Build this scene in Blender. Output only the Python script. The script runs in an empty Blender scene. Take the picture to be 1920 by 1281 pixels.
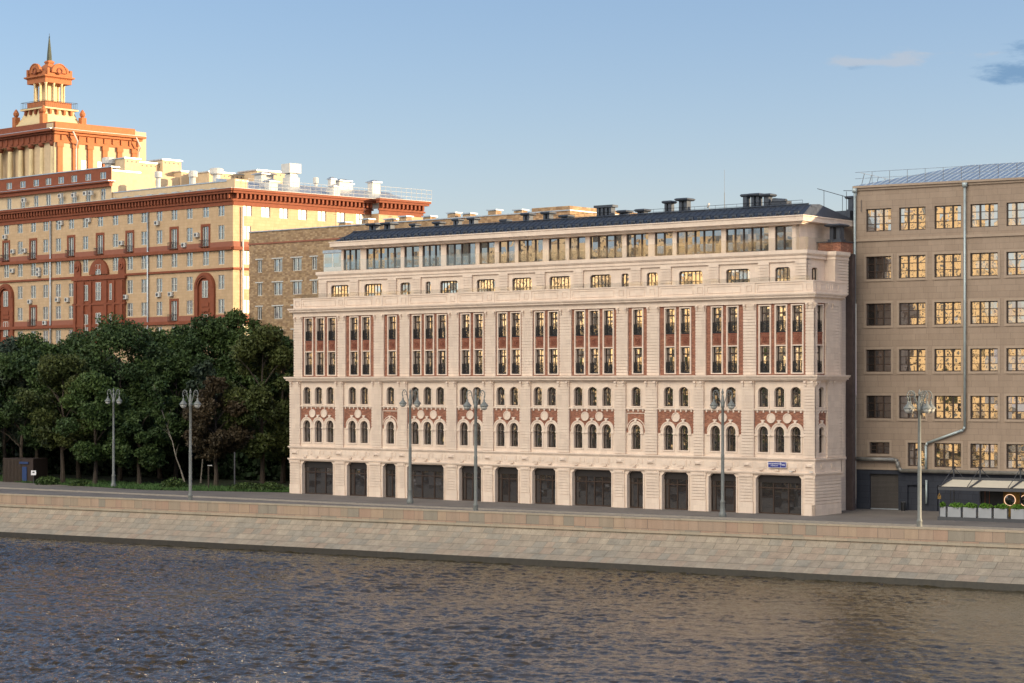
import bpy, math, random
import numpy as np
from mathutils import Vector
R = math.radians
rnd = random.Random(7)
S = bpy.context.scene
COL = S.collection

# ------------------------------------------------------------ camera, sky, sun, exposure
cam = bpy.data.objects.new('camera', bpy.data.cameras.new('camera')); COL.objects.link(cam)
cam.location = (0, 0, 11.6); cam.rotation_euler = (R(90), 0, 0)
cam.data.lens = 73.125; cam.data.sensor_width = 36; cam.data.shift_y = 0.044
cam.data.clip_start = 1; cam.data.clip_end = 20000
S.camera = cam
S.view_settings.view_transform = 'Standard'; S.view_settings.look = 'None'
S.view_settings.exposure = 1.55; S.view_settings.gamma = 1
SUN_EL, SUN_AZ = 10.0, 101.0          # azimuth clockwise from the view direction (+Y)
w = bpy.data.worlds.new('World'); S.world = w; w.use_nodes = True
nt = w.node_tree; nt.nodes.clear()
wo = nt.nodes.new('ShaderNodeOutputWorld'); bg = nt.nodes.new('ShaderNodeBackground')
sky = nt.nodes.new('ShaderNodeTexSky'); sky.sky_type = 'NISHITA'; sky.sun_disc = False
sky.sun_elevation = R(SUN_EL); sky.sun_rotation = R(SUN_AZ); sky.altitude = 150
sky.air_density = 1.0; sky.dust_density = 1.5; sky.ozone_density = 1.0
bg.inputs['Strength'].default_value = 0.15
nt.links.new(bg.outputs[0], wo.inputs[0])
WN = nt
def wmath(op, a, b=None, c=None):
    n = WN.nodes.new('ShaderNodeMath'); n.operation = op
    for i, v in enumerate((a, b, c)):
        if v is None: continue
        if isinstance(v, (int, float)): n.inputs[i].default_value = v
        else: WN.links.new(v, n.inputs[i])
    return n.outputs[0]
tc = WN.nodes.new('ShaderNodeTexCoord'); sx = WN.nodes.new('ShaderNodeSeparateXYZ')
WN.links.new(tc.outputs['Generated'], sx.inputs[0])
az = wmath('ARCTAN2', sx.outputs[0], sx.outputs[1]); el = wmath('ARCSINE', sx.outputs[2])
cv = WN.nodes.new('ShaderNodeCombineXYZ'); WN.links.new(az, cv.inputs[0]); WN.links.new(wmath('MULTIPLY', el, 3.0), cv.inputs[1])
cn = WN.nodes.new('ShaderNodeTexNoise'); cn.inputs['Scale'].default_value = 60; cn.inputs['Detail'].default_value = 7; cn.inputs['Roughness'].default_value = .6
WN.links.new(cv.outputs[0], cn.inputs['Vector'])
def blob(a0, e0, sa, se, amp):
    da = wmath('DIVIDE', wmath('SUBTRACT', az, a0), sa); de = wmath('DIVIDE', wmath('SUBTRACT', el, e0), se)
    d = wmath('ADD', wmath('MULTIPLY', da, da), wmath('MULTIPLY', de, de))
    return wmath('MULTIPLY', wmath('POWER', 2.718, wmath('MULTIPLY', d, -1)), amp)
def cloud(blobs, col, lo, hi, base):
    m = blobs[0]
    for b in blobs[1:]: m = wmath('ADD', m, b)
    v = wmath('ADD', m, wmath('MULTIPLY', wmath('SUBTRACT', cn.outputs['Fac'], .5), 2.1))
    mr = WN.nodes.new('ShaderNodeMapRange'); mr.interpolation_type = 'SMOOTHSTEP'
    mr.inputs['From Min'].default_value = lo; mr.inputs['From Max'].default_value = hi; mr.inputs['To Max'].default_value = .85
    WN.links.new(v, mr.inputs['Value'])
    gate = wmath('MULTIPLY', mr.outputs[0], wmath('MINIMUM', 1.0, wmath('MULTIPLY', m, 4.0)))
    mx = WN.nodes.new('ShaderNodeMix'); mx.data_type = 'RGBA'
    WN.links.new(gate, mx.inputs[0]); WN.links.new(base, mx.inputs[6]); mx.inputs[7].default_value = (*col, 1)
    return mx.outputs[2]
hs = WN.nodes.new('ShaderNodeHueSaturation'); hs.inputs['Saturation'].default_value = 1.0; hs.inputs['Value'].default_value = 1.0
gn = WN.nodes.new('ShaderNodeMix'); gn.data_type = 'RGBA'; gn.blend_type = 'MULTIPLY'; gn.inputs[0].default_value = 1; gn.inputs[7].default_value = (.375, .425, .55, 1)
WN.links.new(sky.outputs[0], gn.inputs[6])
# added unseen cloud glow behind and left of the viewer, warming the shaded facades
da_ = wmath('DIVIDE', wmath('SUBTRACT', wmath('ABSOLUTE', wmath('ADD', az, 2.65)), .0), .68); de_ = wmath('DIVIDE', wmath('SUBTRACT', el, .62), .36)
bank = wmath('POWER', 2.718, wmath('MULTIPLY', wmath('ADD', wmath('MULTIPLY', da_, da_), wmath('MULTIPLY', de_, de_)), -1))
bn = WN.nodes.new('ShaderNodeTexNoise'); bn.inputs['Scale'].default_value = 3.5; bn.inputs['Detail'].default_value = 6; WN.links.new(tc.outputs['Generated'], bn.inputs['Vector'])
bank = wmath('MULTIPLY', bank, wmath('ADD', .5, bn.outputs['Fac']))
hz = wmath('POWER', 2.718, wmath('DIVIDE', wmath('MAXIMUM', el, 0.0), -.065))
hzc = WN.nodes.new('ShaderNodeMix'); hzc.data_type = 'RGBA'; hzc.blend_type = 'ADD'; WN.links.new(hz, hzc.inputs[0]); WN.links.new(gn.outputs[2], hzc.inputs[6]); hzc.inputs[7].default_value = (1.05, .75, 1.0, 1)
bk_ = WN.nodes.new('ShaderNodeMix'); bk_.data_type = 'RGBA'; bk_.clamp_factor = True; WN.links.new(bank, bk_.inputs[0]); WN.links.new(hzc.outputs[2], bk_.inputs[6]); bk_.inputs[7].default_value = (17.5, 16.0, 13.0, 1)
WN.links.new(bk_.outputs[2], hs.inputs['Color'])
CL1, CL2 = (1.12, 1.28, 1.5), (.40, .74, 1.2)
c1 = cloud([blob(.158, .1535, .011, .0026, .75), blob(.183, .1535, .010, .0042, .85), blob(.172, .152, .02, .0018, .6), blob(.202, .156, .016, .0015, .5), blob(.228, .1545, .012, .002, .5)], CL1, .30, .95, hs.outputs[0])
c2 = cloud([blob(.244, .1458, .026, .0058, 1.15), blob(.240, .157, .012, .004, .6), blob(.170, .1502, .014, .0016, .55)], CL2, .30, 1.0, c1)
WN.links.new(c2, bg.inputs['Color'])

sun = bpy.data.objects.new('sun', bpy.data.lights.new('sun', 'SUN')); COL.objects.link(sun)
sun.data.energy = 3.1; sun.data.angle = R(.6); sun.data.color = (1.0, .76, .47)
sd = Vector((math.sin(R(SUN_AZ)) * math.cos(R(SUN_EL)), math.cos(R(SUN_AZ)) * math.cos(R(SUN_EL)), math.sin(R(SUN_EL))))
sun.rotation_euler = sd.to_track_quat('Z', 'Y').to_euler(); sun.location = (60, 100, 90)

# ------------------------------------------------------------ materials
def mat(name, col, rough=.8, metal=0, spec=.4, noise=0, nscale=2, bump=0, bscale=20, emit=None, estr=0):
    m = bpy.data.materials.new(name); m.use_nodes = True; t = m.node_tree; b = t.nodes['Principled BSDF']
    b.inputs['Roughness'].default_value = rough; b.inputs['Metallic'].default_value = metal
    b.inputs['Specular IOR Level'].default_value = spec
    b.inputs['Base Color'].default_value = (*col, 1)
    c = t.nodes.new('ShaderNodeTexCoord')
    if noise:
        n = t.nodes.new('ShaderNodeTexNoise'); n.inputs['Scale'].default_value = nscale; n.inputs['Detail'].default_value = 6
        t.links.new(c.outputs['Object'], n.inputs['Vector'])
        r = t.nodes.new('ShaderNodeValToRGB'); r.color_ramp.elements[0].position = .3; r.color_ramp.elements[1].position = .7
        r.color_ramp.elements[0].color = (*[v * (1 - noise) for v in col], 1); r.color_ramp.elements[1].color = (*[min(1, v * (1 + noise)) for v in col], 1)
        t.links.new(n.outputs['Fac'], r.inputs[0]); t.links.new(r.outputs[0], b.inputs['Base Color'])
    if bump:
        n = t.nodes.new('ShaderNodeTexNoise'); n.inputs['Scale'].default_value = bscale; n.inputs['Detail'].default_value = 5
        t.links.new(c.outputs['Object'], n.inputs['Vector'])
        u = t.nodes.new('ShaderNodeBump'); u.inputs['Strength'].default_value = bump; u.inputs['Distance'].default_value = .05
        t.links.new(n.outputs['Fac'], u.inputs['Height']); t.links.new(u.outputs[0], b.inputs['Normal'])
    if emit:
        b.inputs['Emission Color'].default_value = (*emit, 1); b.inputs['Emission Strength'].default_value = estr
    return m

def blockmat(name, cols, bw, bh, joint=.012, jcol=(.2, .17, .14), jmix=.7, rough=.85, vary=1.0, offs=True, grime=.12, vjoint=True, bump=.3):
    """blocks laid in courses: own colour per block, joints, soft grime. Coordinates: object x (or y on side faces) and z"""
    m = bpy.data.materials.new(name); m.use_nodes = True; t = m.node_tree; b = t.nodes['Principled BSDF']
    b.inputs['Roughness'].default_value = rough; b.inputs['Specular IOR Level'].default_value = .3
    N, Lk = t.nodes.new, t.links.new
    def M(op, a, c=None, d=None):
        n = N('ShaderNodeMath'); n.operation = op
        for i, v in enumerate((a, c, d)):
            if v is None: continue
            if isinstance(v, (int, float)): n.inputs[i].default_value = v
            else: Lk(v, n.inputs[i])
        return n.outputs[0]
    c = N('ShaderNodeTexCoord'); s = N('ShaderNodeSeparateXYZ'); Lk(c.outputs['Object'], s.inputs[0])
    g = N('ShaderNodeNewGeometry'); vt = N('ShaderNodeVectorTransform'); vt.vector_type = 'NORMAL'; vt.convert_from = 'WORLD'; vt.convert_to = 'OBJECT'
    Lk(g.outputs['True Normal'], vt.inputs[0]); sn = N('ShaderNodeSeparateXYZ'); Lk(vt.outputs[0], sn.inputs[0])
    side = M('GREATER_THAN', M('ABSOLUTE', sn.outputs[0]), .6)
    h = M('ADD', M('MULTIPLY', s.outputs[0], M('SUBTRACT', 1, side)), M('MULTIPLY', s.outputs[1], side))
    rz = M('DIVIDE', s.outputs[2], bh); row = M('FLOOR', rz); fz = M('FRACT', rz)
    wn0 = N('ShaderNodeTexWhiteNoise'); wn0.noise_dimensions = '1D'; Lk(row, wn0.inputs['W'])
    hx = M('ADD', M('DIVIDE', h, bw), M('MULTIPLY', wn0.outputs['Value'], 1.0 if offs else 0.0))
    if vary > 1: # uneven block lengths
        cb = N('ShaderNodeCombineXYZ'); Lk(M('MULTIPLY', hx, .6), cb.inputs[0]); Lk(M('MULTIPLY', row, 7.3), cb.inputs[1])
        nz = N('ShaderNodeTexNoise'); nz.inputs['Scale'].default_value = 1; nz.inputs['Detail'].default_value = 0; Lk(cb.outputs[0], nz.inputs['Vector'])
        hx = M('ADD', hx, M('MULTIPLY', nz.outputs['Fac'], 1.6))
    colm = M('FLOOR', hx); fx = M('FRACT', hx)
    cc = N('ShaderNodeCombineXYZ'); Lk(colm, cc.inputs[0]); Lk(row, cc.inputs[1])
    wn = N('ShaderNodeTexWhiteNoise'); wn.noise_dimensions = '2D'; Lk(cc.outputs[0], wn.inputs['Vector'])
    r = N('ShaderNodeValToRGB'); r.color_ramp.interpolation = 'CONSTANT' if len(cols) > 2 else 'LINEAR'
    el_ = r.color_ramp.elements
    while len(el_) < len(cols): el_.new(.5)
    for i, cl in enumerate(cols):
        el_[i].position = i / len(cols) if len(cols) > 2 else float(i); el_[i].color = (*cl, 1)
    Lk(wn.outputs['Value'], r.inputs[0])
    jz = M('LESS_THAN', fz, joint / bh); jx = M('LESS_THAN', fx, joint / bw)
    j = M('MAXIMUM', jz, jx) if vjoint else jz
    mx = N('ShaderNodeMix'); mx.data_type = 'RGBA'; Lk(M('MULTIPLY', j, jmix), mx.inputs[0]); Lk(r.outputs[0], mx.inputs[6]); mx.inputs[7].default_value = (*jcol, 1)
    n = N('ShaderNodeTexNoise'); n.inputs['Scale'].default_value = .9; n.inputs['Detail'].default_value = 8; n.inputs['Roughness'].default_value = .65
    mp = N('ShaderNodeMapping'); mp.inputs['Scale'].default_value = (1.6, 1.6, .35); Lk(c.outputs['Object'], mp.inputs[0]); Lk(mp.outputs[0], n.inputs['Vector'])
    mr = N('ShaderNodeMapRange'); mr.inputs['From Min'].default_value = .3; mr.inputs['From Max'].default_value = .7
    mr.inputs['To Min'].default_value = 1 - grime; mr.inputs['To Max'].default_value = 1 + grime; Lk(n.outputs['Fac'], mr.inputs['Value'])
    n2 = N('ShaderNodeTexNoise'); n2.inputs['Scale'].default_value = 14; n2.inputs['Detail'].default_value = 4; Lk(c.outputs['Object'], n2.inputs['Vector'])
    mr2 = N('ShaderNodeMapRange'); mr2.inputs['From Min'].default_value = .3; mr2.inputs['From Max'].default_value = .7
    mr2.inputs['To Min'].default_value = 1 - grime * .7; mr2.inputs['To Max'].default_value = 1 + grime * .7; Lk(n2.outputs['Fac'], mr2.inputs['Value'])
    ml = N('ShaderNodeMix'); ml.data_type = 'RGBA'; ml.blend_type = 'MULTIPLY'; ml.inputs[0].default_value = 1
    Lk(mx.outputs[2], ml.inputs[6]); cbb = N('ShaderNodeCombineXYZ')
    tone = M('MULTIPLY', mr.outputs[0], mr2.outputs[0])
    for i in range(3): Lk(tone, cbb.inputs[i])
    Lk(cbb.outputs[0], ml.inputs[7]); Lk(ml.outputs[2], b.inputs['Base Color'])
    if bump:
        u = N('ShaderNodeBump'); u.inputs['Strength'].default_value = bump; u.inputs['Distance'].default_value = .03
        Lk(M('ADD', M('MULTIPLY', j, -1), M('MULTIPLY', n2.outputs['Fac'], .5)), u.inputs['Height']); Lk(u.outputs[0], b.inputs['Normal'])
    return m

def glassmat(name, refl, tint=(1, 1, 1), base=(.02, .02, .022), wav=.6, wscale=1.2, rough=.02, tilt=.045):
    """coated window glass: a mirror part over a dark room, with slightly warped panes"""
    m = bpy.data.materials.new(name); m.use_nodes = True; t = m.node_tree; b = t.nodes['Principled BSDF']
    b.inputs['Base Color'].default_value = (*base, 1); b.inputs['Roughness'].default_value = .15
    g = t.nodes.new('ShaderNodeBsdfGlossy'); g.inputs['Color'].default_value = (*tint, 1); g.inputs['Roughness'].default_value = rough
    mx = t.nodes.new('ShaderNodeMixShader'); mx.inputs[0].default_value = refl
    t.links.new(b.outputs[0], mx.inputs[1]); t.links.new(g.outputs[0], mx.inputs[2]); t.links.new(mx.outputs[0], t.nodes['Material Output'].inputs[0])
    ge = t.nodes.new('ShaderNodeNewGeometry'); n = t.nodes.new('ShaderNodeTexNoise'); n.inputs['Scale'].default_value = wscale; n.inputs['Detail'].default_value = .7
    t.links.new(ge.outputs['Position'], n.inputs['Vector'])
    u = t.nodes.new('ShaderNodeBump'); u.inputs['Strength'].default_value = wav; u.inputs['Distance'].default_value = .04
    t.links.new(n.outputs['Fac'], u.inputs['Height'])
    tx = t.nodes.new('ShaderNodeTexCoord'); sn = t.nodes.new('ShaderNodeVectorMath'); sn.operation = 'SNAP'; sn.inputs[1].default_value = (.86, 50, .72)
    wn = t.nodes.new('ShaderNodeTexWhiteNoise'); wn.noise_dimensions = '4D'; oi = t.nodes.new('ShaderNodeObjectInfo')
    t.links.new(tx.outputs['Object'], sn.inputs[0]); t.links.new(sn.outputs[0], wn.inputs['Vector']); t.links.new(oi.outputs['Random'], wn.inputs['W'])
    su = t.nodes.new('ShaderNodeVectorMath'); su.operation = 'SUBTRACT'; su.inputs[1].default_value = (.5, .5, .5); t.links.new(wn.outputs['Color'], su.inputs[0])
    sc = t.nodes.new('ShaderNodeVectorMath'); sc.operation = 'SCALE'; sc.inputs['Scale'].default_value = tilt; t.links.new(su.outputs[0], sc.inputs[0])
    ad = t.nodes.new('ShaderNodeVectorMath'); ad.operation = 'ADD'; t.links.new(u.outputs[0], ad.inputs[0]); t.links.new(sc.outputs[0], ad.inputs[1])
    no = t.nodes.new('ShaderNodeVectorMath'); no.operation = 'NORMALIZE'; t.links.new(ad.outputs[0], no.inputs[0]); t.links.new(no.outputs[0], g.inputs['Normal'])
    return m

M = {}
M['stone'] = blockmat('pale_stone', [(.64, .52, .43), (.70, .57, .47)], .9, .26, .016, (.42, .33, .26), .6, grime=.05, bump=.15)
M['stone_plain'] = blockmat('pale_stone_trim', [(.69, .56, .465), (.72, .59, .49), (.66, .535, .445), (.705, .575, .48), (.68, .55, .455)], .72, .54, .014, (.46, .37, .30), .55, grime=.055, bump=.15)
M['redbrick'] = blockmat('red_brick', [(.27, .10, .062), (.18, .065, .042), (.24, .092, .06), (.33, .145, .09), (.21, .078, .05)], .26, .085, .012, (.42, .30, .22), .7, grime=.15, bump=.3)
M['relief'] = mat('terracotta', (.25, .085, .052), .75, noise=.15, nscale=6, bump=.4)
M['bronze'] = mat('dark_brown_frame', (.045, .026, .018), .45)
M['black'] = mat('black_metal', (.012, .012, .014), .5)
M['fascia'] = mat('dark_fascia', (.018, .014, .013), .5)
M['glass'] = glassmat('window_glass', .75, (1, .97, .92), wav=.2)
M['glass_top'] = glassmat('penthouse_glass', .27, (.92, .95, 1), wav=.15)
M['glass_low'] = glassmat('arched_window_glass', .36, wav=.5)
M['glass_shop'] = glassmat('shop_glass', .16, base=(.02, .018, .018), wav=.25)
M['glass_old'] = glassmat('old_window_glass', .44, (.95, .93, .9), base=(.03, .03, .03), wav=.3, wscale=1.0)
M['roofmetal'] = mat('dark_roof_metal', (.055, .065, .085), .45, metal=.3, noise=.15)
M['zinc'] = mat('zinc_metal', (.42, .46, .50), .4, metal=.6, noise=.15)
M['blueroof'] = mat('pale_blue_roof_metal', (.42, .50, .58), .4, metal=.6, noise=.08, nscale=1)
M['lampgrey'] = mat('grey_lamp_paint', (.16, .17, .165), .5, noise=.1, nscale=5)
M['lampglass'] = mat('lamp_glass', (.36, .36, .34), .2, spec=.6)
M['taupe'] = blockmat('taupe_render_blocks', [(.285, .215, .165), (.315, .24, .185)], 1.3, .55, .025, (.17, .125, .095), .75, grime=.09, bump=.15)
M['taupe_trim'] = mat('taupe_trim', (.34, .26, .20), .8, noise=.08)
M['navy'] = blockmat('navy_render', [(.028, .032, .045), (.034, .038, .052)], 1.4, .55, .03, (.015, .017, .025), .8, grime=.1)
M['shutter'] = blockmat('shutter_metal', [(.07, .062, .058), (.08, .07, .065)], 50, .12, .03, (.03, .028, .026), .8, offs=False, vjoint=False)
M['yellow'] = blockmat('ochre_tile', [(.45, .315, .195), (.51, .36, .225)], .75, .42, .025, (.36, .22, .10), .7, grime=.08, bump=.15)
M['yellow_plain'] = mat('ochre_plaster', (.51, .385, .25), .85, noise=.08)
M['red'] = mat('terracotta_red_paint', (.21, .060, .028), .8, noise=.12, nscale=1.5, bump=.2)
M['redsunlit'] = mat('terracotta_sunlit_paint', (.38, .13, .05), .8, noise=.1)  # same terracotta with sunlight put into the colour, for tower side and lantern
M['pink'] = mat('dull_red_band', (.26, .10, .065), .85, noise=.08)
M['cream'] = mat('cream_column', (.60, .47, .27), .75, noise=.05)
M['whiteframe'] = mat('white_window_frame', (.62, .60, .56), .6)
M['white'] = mat('white_paint', (.50, .49, .47), .7, noise=.08)
M['brownbrick'] = blockmat('brown_brick', [(.30, .20, .115), (.35, .24, .14), (.24, .155, .09), (.40, .28, .17), (.28, .19, .12)], .42, .2, .03, (.20, .135, .085), .6, grime=.12)
M['granite_wall'] = blockmat('granite_revetment', [(.30, .25, .195), (.315, .26, .20), (.285, .25, .20), (.32, .25, .19), (.305, .258, .20), (.27, .24, .195), (.335, .28, .215)], .95, .44, .035, (.17, .14, .105), .8, vary=2, grime=.2)
M['granite_par'] = blockmat('granite_parapet', [(.315, .235, .18), (.335, .24, .18), (.29, .235, .18), (.325, .225, .17), (.34, .25, .19), (.25, .22, .18), (.35, .26, .19)], 1.15, 4.0, .035, (.15, .12, .10), .8, vary=2, offs=False, grime=.12)
M['granite_ledge'] = blockmat('granite_ledge', [(.34, .29, .225), (.32, .275, .215), (.36, .295, .225)], 1.8, 6.0, .03, (.22, .18, .14), .7, offs=False, grime=.1)
M['algae'] = mat('wet_dark_stone', (.02, .016, .010), .5, noise=.4, nscale=3)
M['gapshade'] = mat('gap_shade_render', (.085, .062, .058), .9, noise=.15)  # colour darkened to stand for the shadow in the gap between buildings
M['asphalt'] = mat('asphalt', (.165, .145, .13), .9, noise=.16, nscale=.25, bump=.2, bscale=30)
M['pave'] = mat('pale_paving', (.21, .18, .155), .9, noise=.14, nscale=.4)
M['kerb'] = mat('granite_kerb', (.27, .24, .21), .85, noise=.1)
M['soil'] = mat('park_ground', (.022, .030, .012), .95, noise=.3, nscale=.6)
M['grass'] = mat('grass_blades', (.045, .10, .022), .7, noise=.3, nscale=2)
M['bark'] = mat('tree_bark', (.055, .042, .032), .9, noise=.3, nscale=4, bump=.5)
M['birch'] = mat('birch_bark', (.24, .215, .185), .85, noise=.3, nscale=5)
M['navysign'] = mat('blue_enamel', (.02, .03, .22), .35)
M['signwhite'] = mat('sign_white', (.8, .8, .85), .5)
M['darkgrey'] = mat('dark_grey_metal', (.06, .062, .07), .5)
M['awning'] = mat('cream_awning', (.62, .55, .43), .85, noise=.04)
M['planter'] = mat('grey_planter', (.30, .31, .33), .7, noise=.06)
M['leafbright'] = mat('bright_leaves', (.09, .19, .02), .6, noise=.3, nscale=3)
M['gold'] = blockmat('gold_panel', [(.32, .19, .05), (.22, .13, .035)], .2, .1, .012, (.08, .05, .02), .7)
M['ringlight'] = mat('ring_lamp', (.9, .6, .4), .5, emit=(1, .62, .38), estr=.45)
M['mirror'] = glassmat('round_mirror', .3)
M['ironblue'] = mat('pale_metal_pipe', (.40, .46, .47), .45, metal=.3, noise=.1)
M['duct'] = mat('foil_duct', (.25, .24, .225), .5, metal=.4, noise=.2, nscale=3, bump=.4, bscale=6)
M['spire'] = mat('green_bronze', (.06, .07, .05), .6, noise=.2)
M['kiosk'] = mat('brown_kiosk', (.03, .018, .015), .7, noise=.1)
M['blue'] = mat('blue_plastic', (.015, .04, .13), .5)
M['glass_apt'] = glassmat('apartment_glass', .28, base=(.035, .035, .038), wav=.5, wscale=1.0)
M['clearglass'] = None
def clear():
    m = bpy.data.materials.new('railing_glass'); m.use_nodes = True; t = m.node_tree; t.nodes.remove(t.nodes['Principled BSDF'])
    a = t.nodes.new('ShaderNodeBsdfTransparent'); a.inputs[0].default_value = (.93, .94, .94, 1)
    g = t.nodes.new('ShaderNodeBsdfGlossy'); g.inputs['Roughness'].default_value = .03
    mx = t.nodes.new('ShaderNodeMixShader'); mx.inputs[0].default_value = .07
    t.links.new(a.outputs[0], mx.inputs[1]); t.links.new(g.outputs[0], mx.inputs[2]); t.links.new(mx.outputs[0], t.nodes['Material Output'].inputs[0])
    return m
M['clearglass'] = clear()
def leafmat(name, a, b_, c_):
    m = bpy.data.materials.new(name); m.use_nodes = True; t = m.node_tree; p = t.nodes['Principled BSDF']
    p.inputs['Roughness'].default_value = .6; p.inputs['Specular IOR Level'].default_value = .3
    at = t.nodes.new('ShaderNodeAttribute'); at.attribute_name = 'tone'
    r = t.nodes.new('ShaderNodeValToRGB'); e = r.color_ramp.elements; e.new(.5)
    for i, cl in enumerate((a, b_, c_)): e[i].position = i / 2; e[i].color = (*cl, 1)
    t.links.new(at.outputs['Fac'], r.inputs[0]); t.links.new(r.outputs[0], p.inputs['Base Color'])
    return m

# ------------------------------------------------------------ mesh builder
class MB:
    def __init__(s, fr=(0, 0, 0)):
        s.v, s.f, s.m, s.mats = [], [], [], []; s.fr = fr
    def mi(s, k):
        if k not in s.mats: s.mats.append(k)
        return s.mats.index(k)
    def P(s, p):
        ox, oy, a = s.fr; c, n = math.cos(a), math.sin(a)
        s.v.append((ox + p[0] * c - p[1] * n, oy + p[0] * n + p[1] * c, p[2])); return len(s.v) - 1
    def poly(s, pts, k):
        s.f.append([s.P(p) for p in pts]); s.m.append(s.mi(k))
    def box(s, x0, x1, y0, y1, z0, z1, k, skip=''):
        p = [s.P(q) for q in ((x0, y0, z0), (x1, y0, z0), (x1, y1, z0), (x0, y1, z0), (x0, y0, z1), (x1, y0, z1), (x1, y1, z1), (x0, y1, z1))]
        fs = {'b': (3, 2, 1, 0), 't': (4, 5, 6, 7), 'f': (0, 1, 5, 4), 'r': (1, 2, 6, 5), 'k': (2, 3, 7, 6), 'l': (3, 0, 4, 7)}
        for q, ix in fs.items():
            if q in skip: continue
            s.f.append([p[i] for i in ix]); s.m.append(s.mi(k))
    def bar(s, a, b, r, k, n=6, r2=None):
        a, b = Vector(a), Vector(b); d = (b - a)
        if d.length < 1e-6: return
        d.normalize(); up = Vector((0, 0, 1)) if abs(d.z) < .95 else Vector((1, 0, 0))
        u = d.cross(up).normalized(); w_ = u.cross(d); r2 = r if r2 is None else r2
        A = [s.P(a + (u * math.cos(t) + w_ * math.sin(t)) * r) for t in [6.28318 * i / n for i in range(n)]]
        B = [s.P(b + (u * math.cos(t) + w_ * math.sin(t)) * r2) for t in [6.28318 * i / n for i in range(n)]]
        for i in range(n):
            j = (i + 1) % n; s.f.append([A[i], A[j], B[j], B[i]]); s.m.append(s.mi(k))
        s.f.append(A[::-1]); s.m.append(s.mi(k)); s.f.append(B); s.m.append(s.mi(k))
    def tube(s, pts, r, k, n=6):
        for a, b in zip(pts, pts[1:]): s.bar(a, b, r, k, n)
    def lathe(s, cx, cy, prof, k, n=16, sq=False):
        rings = []
        for (r, z) in prof:
            if sq: rings.append([s.P((cx + r * a, cy + r * b, z)) for a, b in ((-1, -1), (1, -1), (1, 1), (-1, 1))])
            else: rings.append([s.P((cx + r * math.cos(6.28318 * i / n), cy + r * math.sin(6.28318 * i / n), z)) for i in range(n)])
        n = len(rings[0])
        for A, B in zip(rings, rings[1:]):
            for i in range(n):
                j = (i + 1) % n; s.f.append([A[i], A[j], B[j], B[i]]); s.m.append(s.mi(k))
        s.f.append(rings[0][::-1]); s.m.append(s.mi(k)); s.f.append(rings[-1]); s.m.append(s.mi(k))
    def ring(s, cx, cz, r0, r1, y0, y1, a0, a1, k, n=14):
        """flat ring band (arch) standing in the wall plane, front at y0, back at y1"""
        for i in range(n):
            t0, t1 = a0 + (a1 - a0) * i / n, a0 + (a1 - a0) * (i + 1) / n
            q = lambda r, t, y: (cx + r * math.cos(t), y, cz + r * math.sin(t))
            s.poly([q(r1, t0, y0), q(r1, t1, y0), q(r0, t1, y0), q(r0, t0, y0)][::-1 if a1 < a0 else 1], k)
            s.poly([q(r1, t0, y0), q(r1, t0, y1), q(r1, t1, y1), q(r1, t1, y0)], k)
            if r0 > 0: s.poly([q(r0, t0, y0), q(r0, t1, y0), q(r0, t1, y1), q(r0, t0, y1)], k)
    def build(s, name, parent=None, smooth=False):
        me = bpy.data.meshes.new(name); me.from_pydata(s.v, [], s.f)
        for k in s.mats: me.materials.append(M[k] if isinstance(k, str) else k)
        me.polygons.foreach_set('material_index', s.m)
        if smooth: me.polygons.foreach_set('use_smooth', [True] * len(me.polygons))
        me.update(); return link(name, me, parent)
def link(name, data, parent=None, loc=(0, 0, 0), rz=0):
    o = bpy.data.objects.new(name, data); COL.objects.link(o); o.location = loc; o.rotation_euler = (0, 0, rz)
    if parent is not None: o.parent = parent
    return o
def thing(name, label, cat, loc=(0, 0, 0), rz=0, group=None):
    o = link(name, None, None, loc, rz); o.empty_display_size = .5; return tag(o, label, cat, group)
def tag(o, label, cat, group=None, kind=None):
    if label: o['label'] = label
    if cat: o['category'] = cat
    if group: o['group'] = group
    if kind: o['kind'] = kind
    return o
def struct(o): o['kind'] = 'structure'; return o
def tpl(build):      # mesh data only, for repeats
    o = build; me = o.data; bpy.data.objects.remove(o); return me

def profile(h):
    x0, x1, z0, z1, kind = h[:5]; w_, c = x1 - x0, (x0 + x1) / 2
    if kind == 'arch':
        r = w_ / 2; return [(x0, z1 - r)] + [(c - r * math.cos(math.pi * i / 12), z1 - r + r * math.sin(math.pi * i / 12)) for i in range(1, 12)] + [(x1, z1 - r)]
    if kind == 'seg':
        q = h[5]; rr = (w_ * w_ / 4 + q * q) / (2 * q); a = math.asin(w_ / 2 / rr); cz = z1 - rr
        return [(c + rr * math.sin(-a + 2 * a * i / 8), cz + rr * math.cos(-a + 2 * a * i / 8)) for i in range(9)]
    if kind == 'round':
        q = h[5]; return [(x0 + q - q * math.cos(math.pi / 2 * i / 5), z1 - q + q * math.sin(math.pi / 2 * i / 5)) for i in range(6)] + \
                         [(x1 - q + q * math.sin(math.pi / 2 * i / 5), z1 - q + q * math.cos(math.pi / 2 * i / 5)) for i in range(6)]
    if kind == 'cham':
        q = h[5]; return [(x0, z1 - q), (x0 + q * .35, z1 - q * .65), (x0 + q, z1), (x1 - q, z1), (x1 - q * .35, z1 - q * .65), (x1, z1 - q)]
    return [(x0, z1), (x1, z1)]
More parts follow.
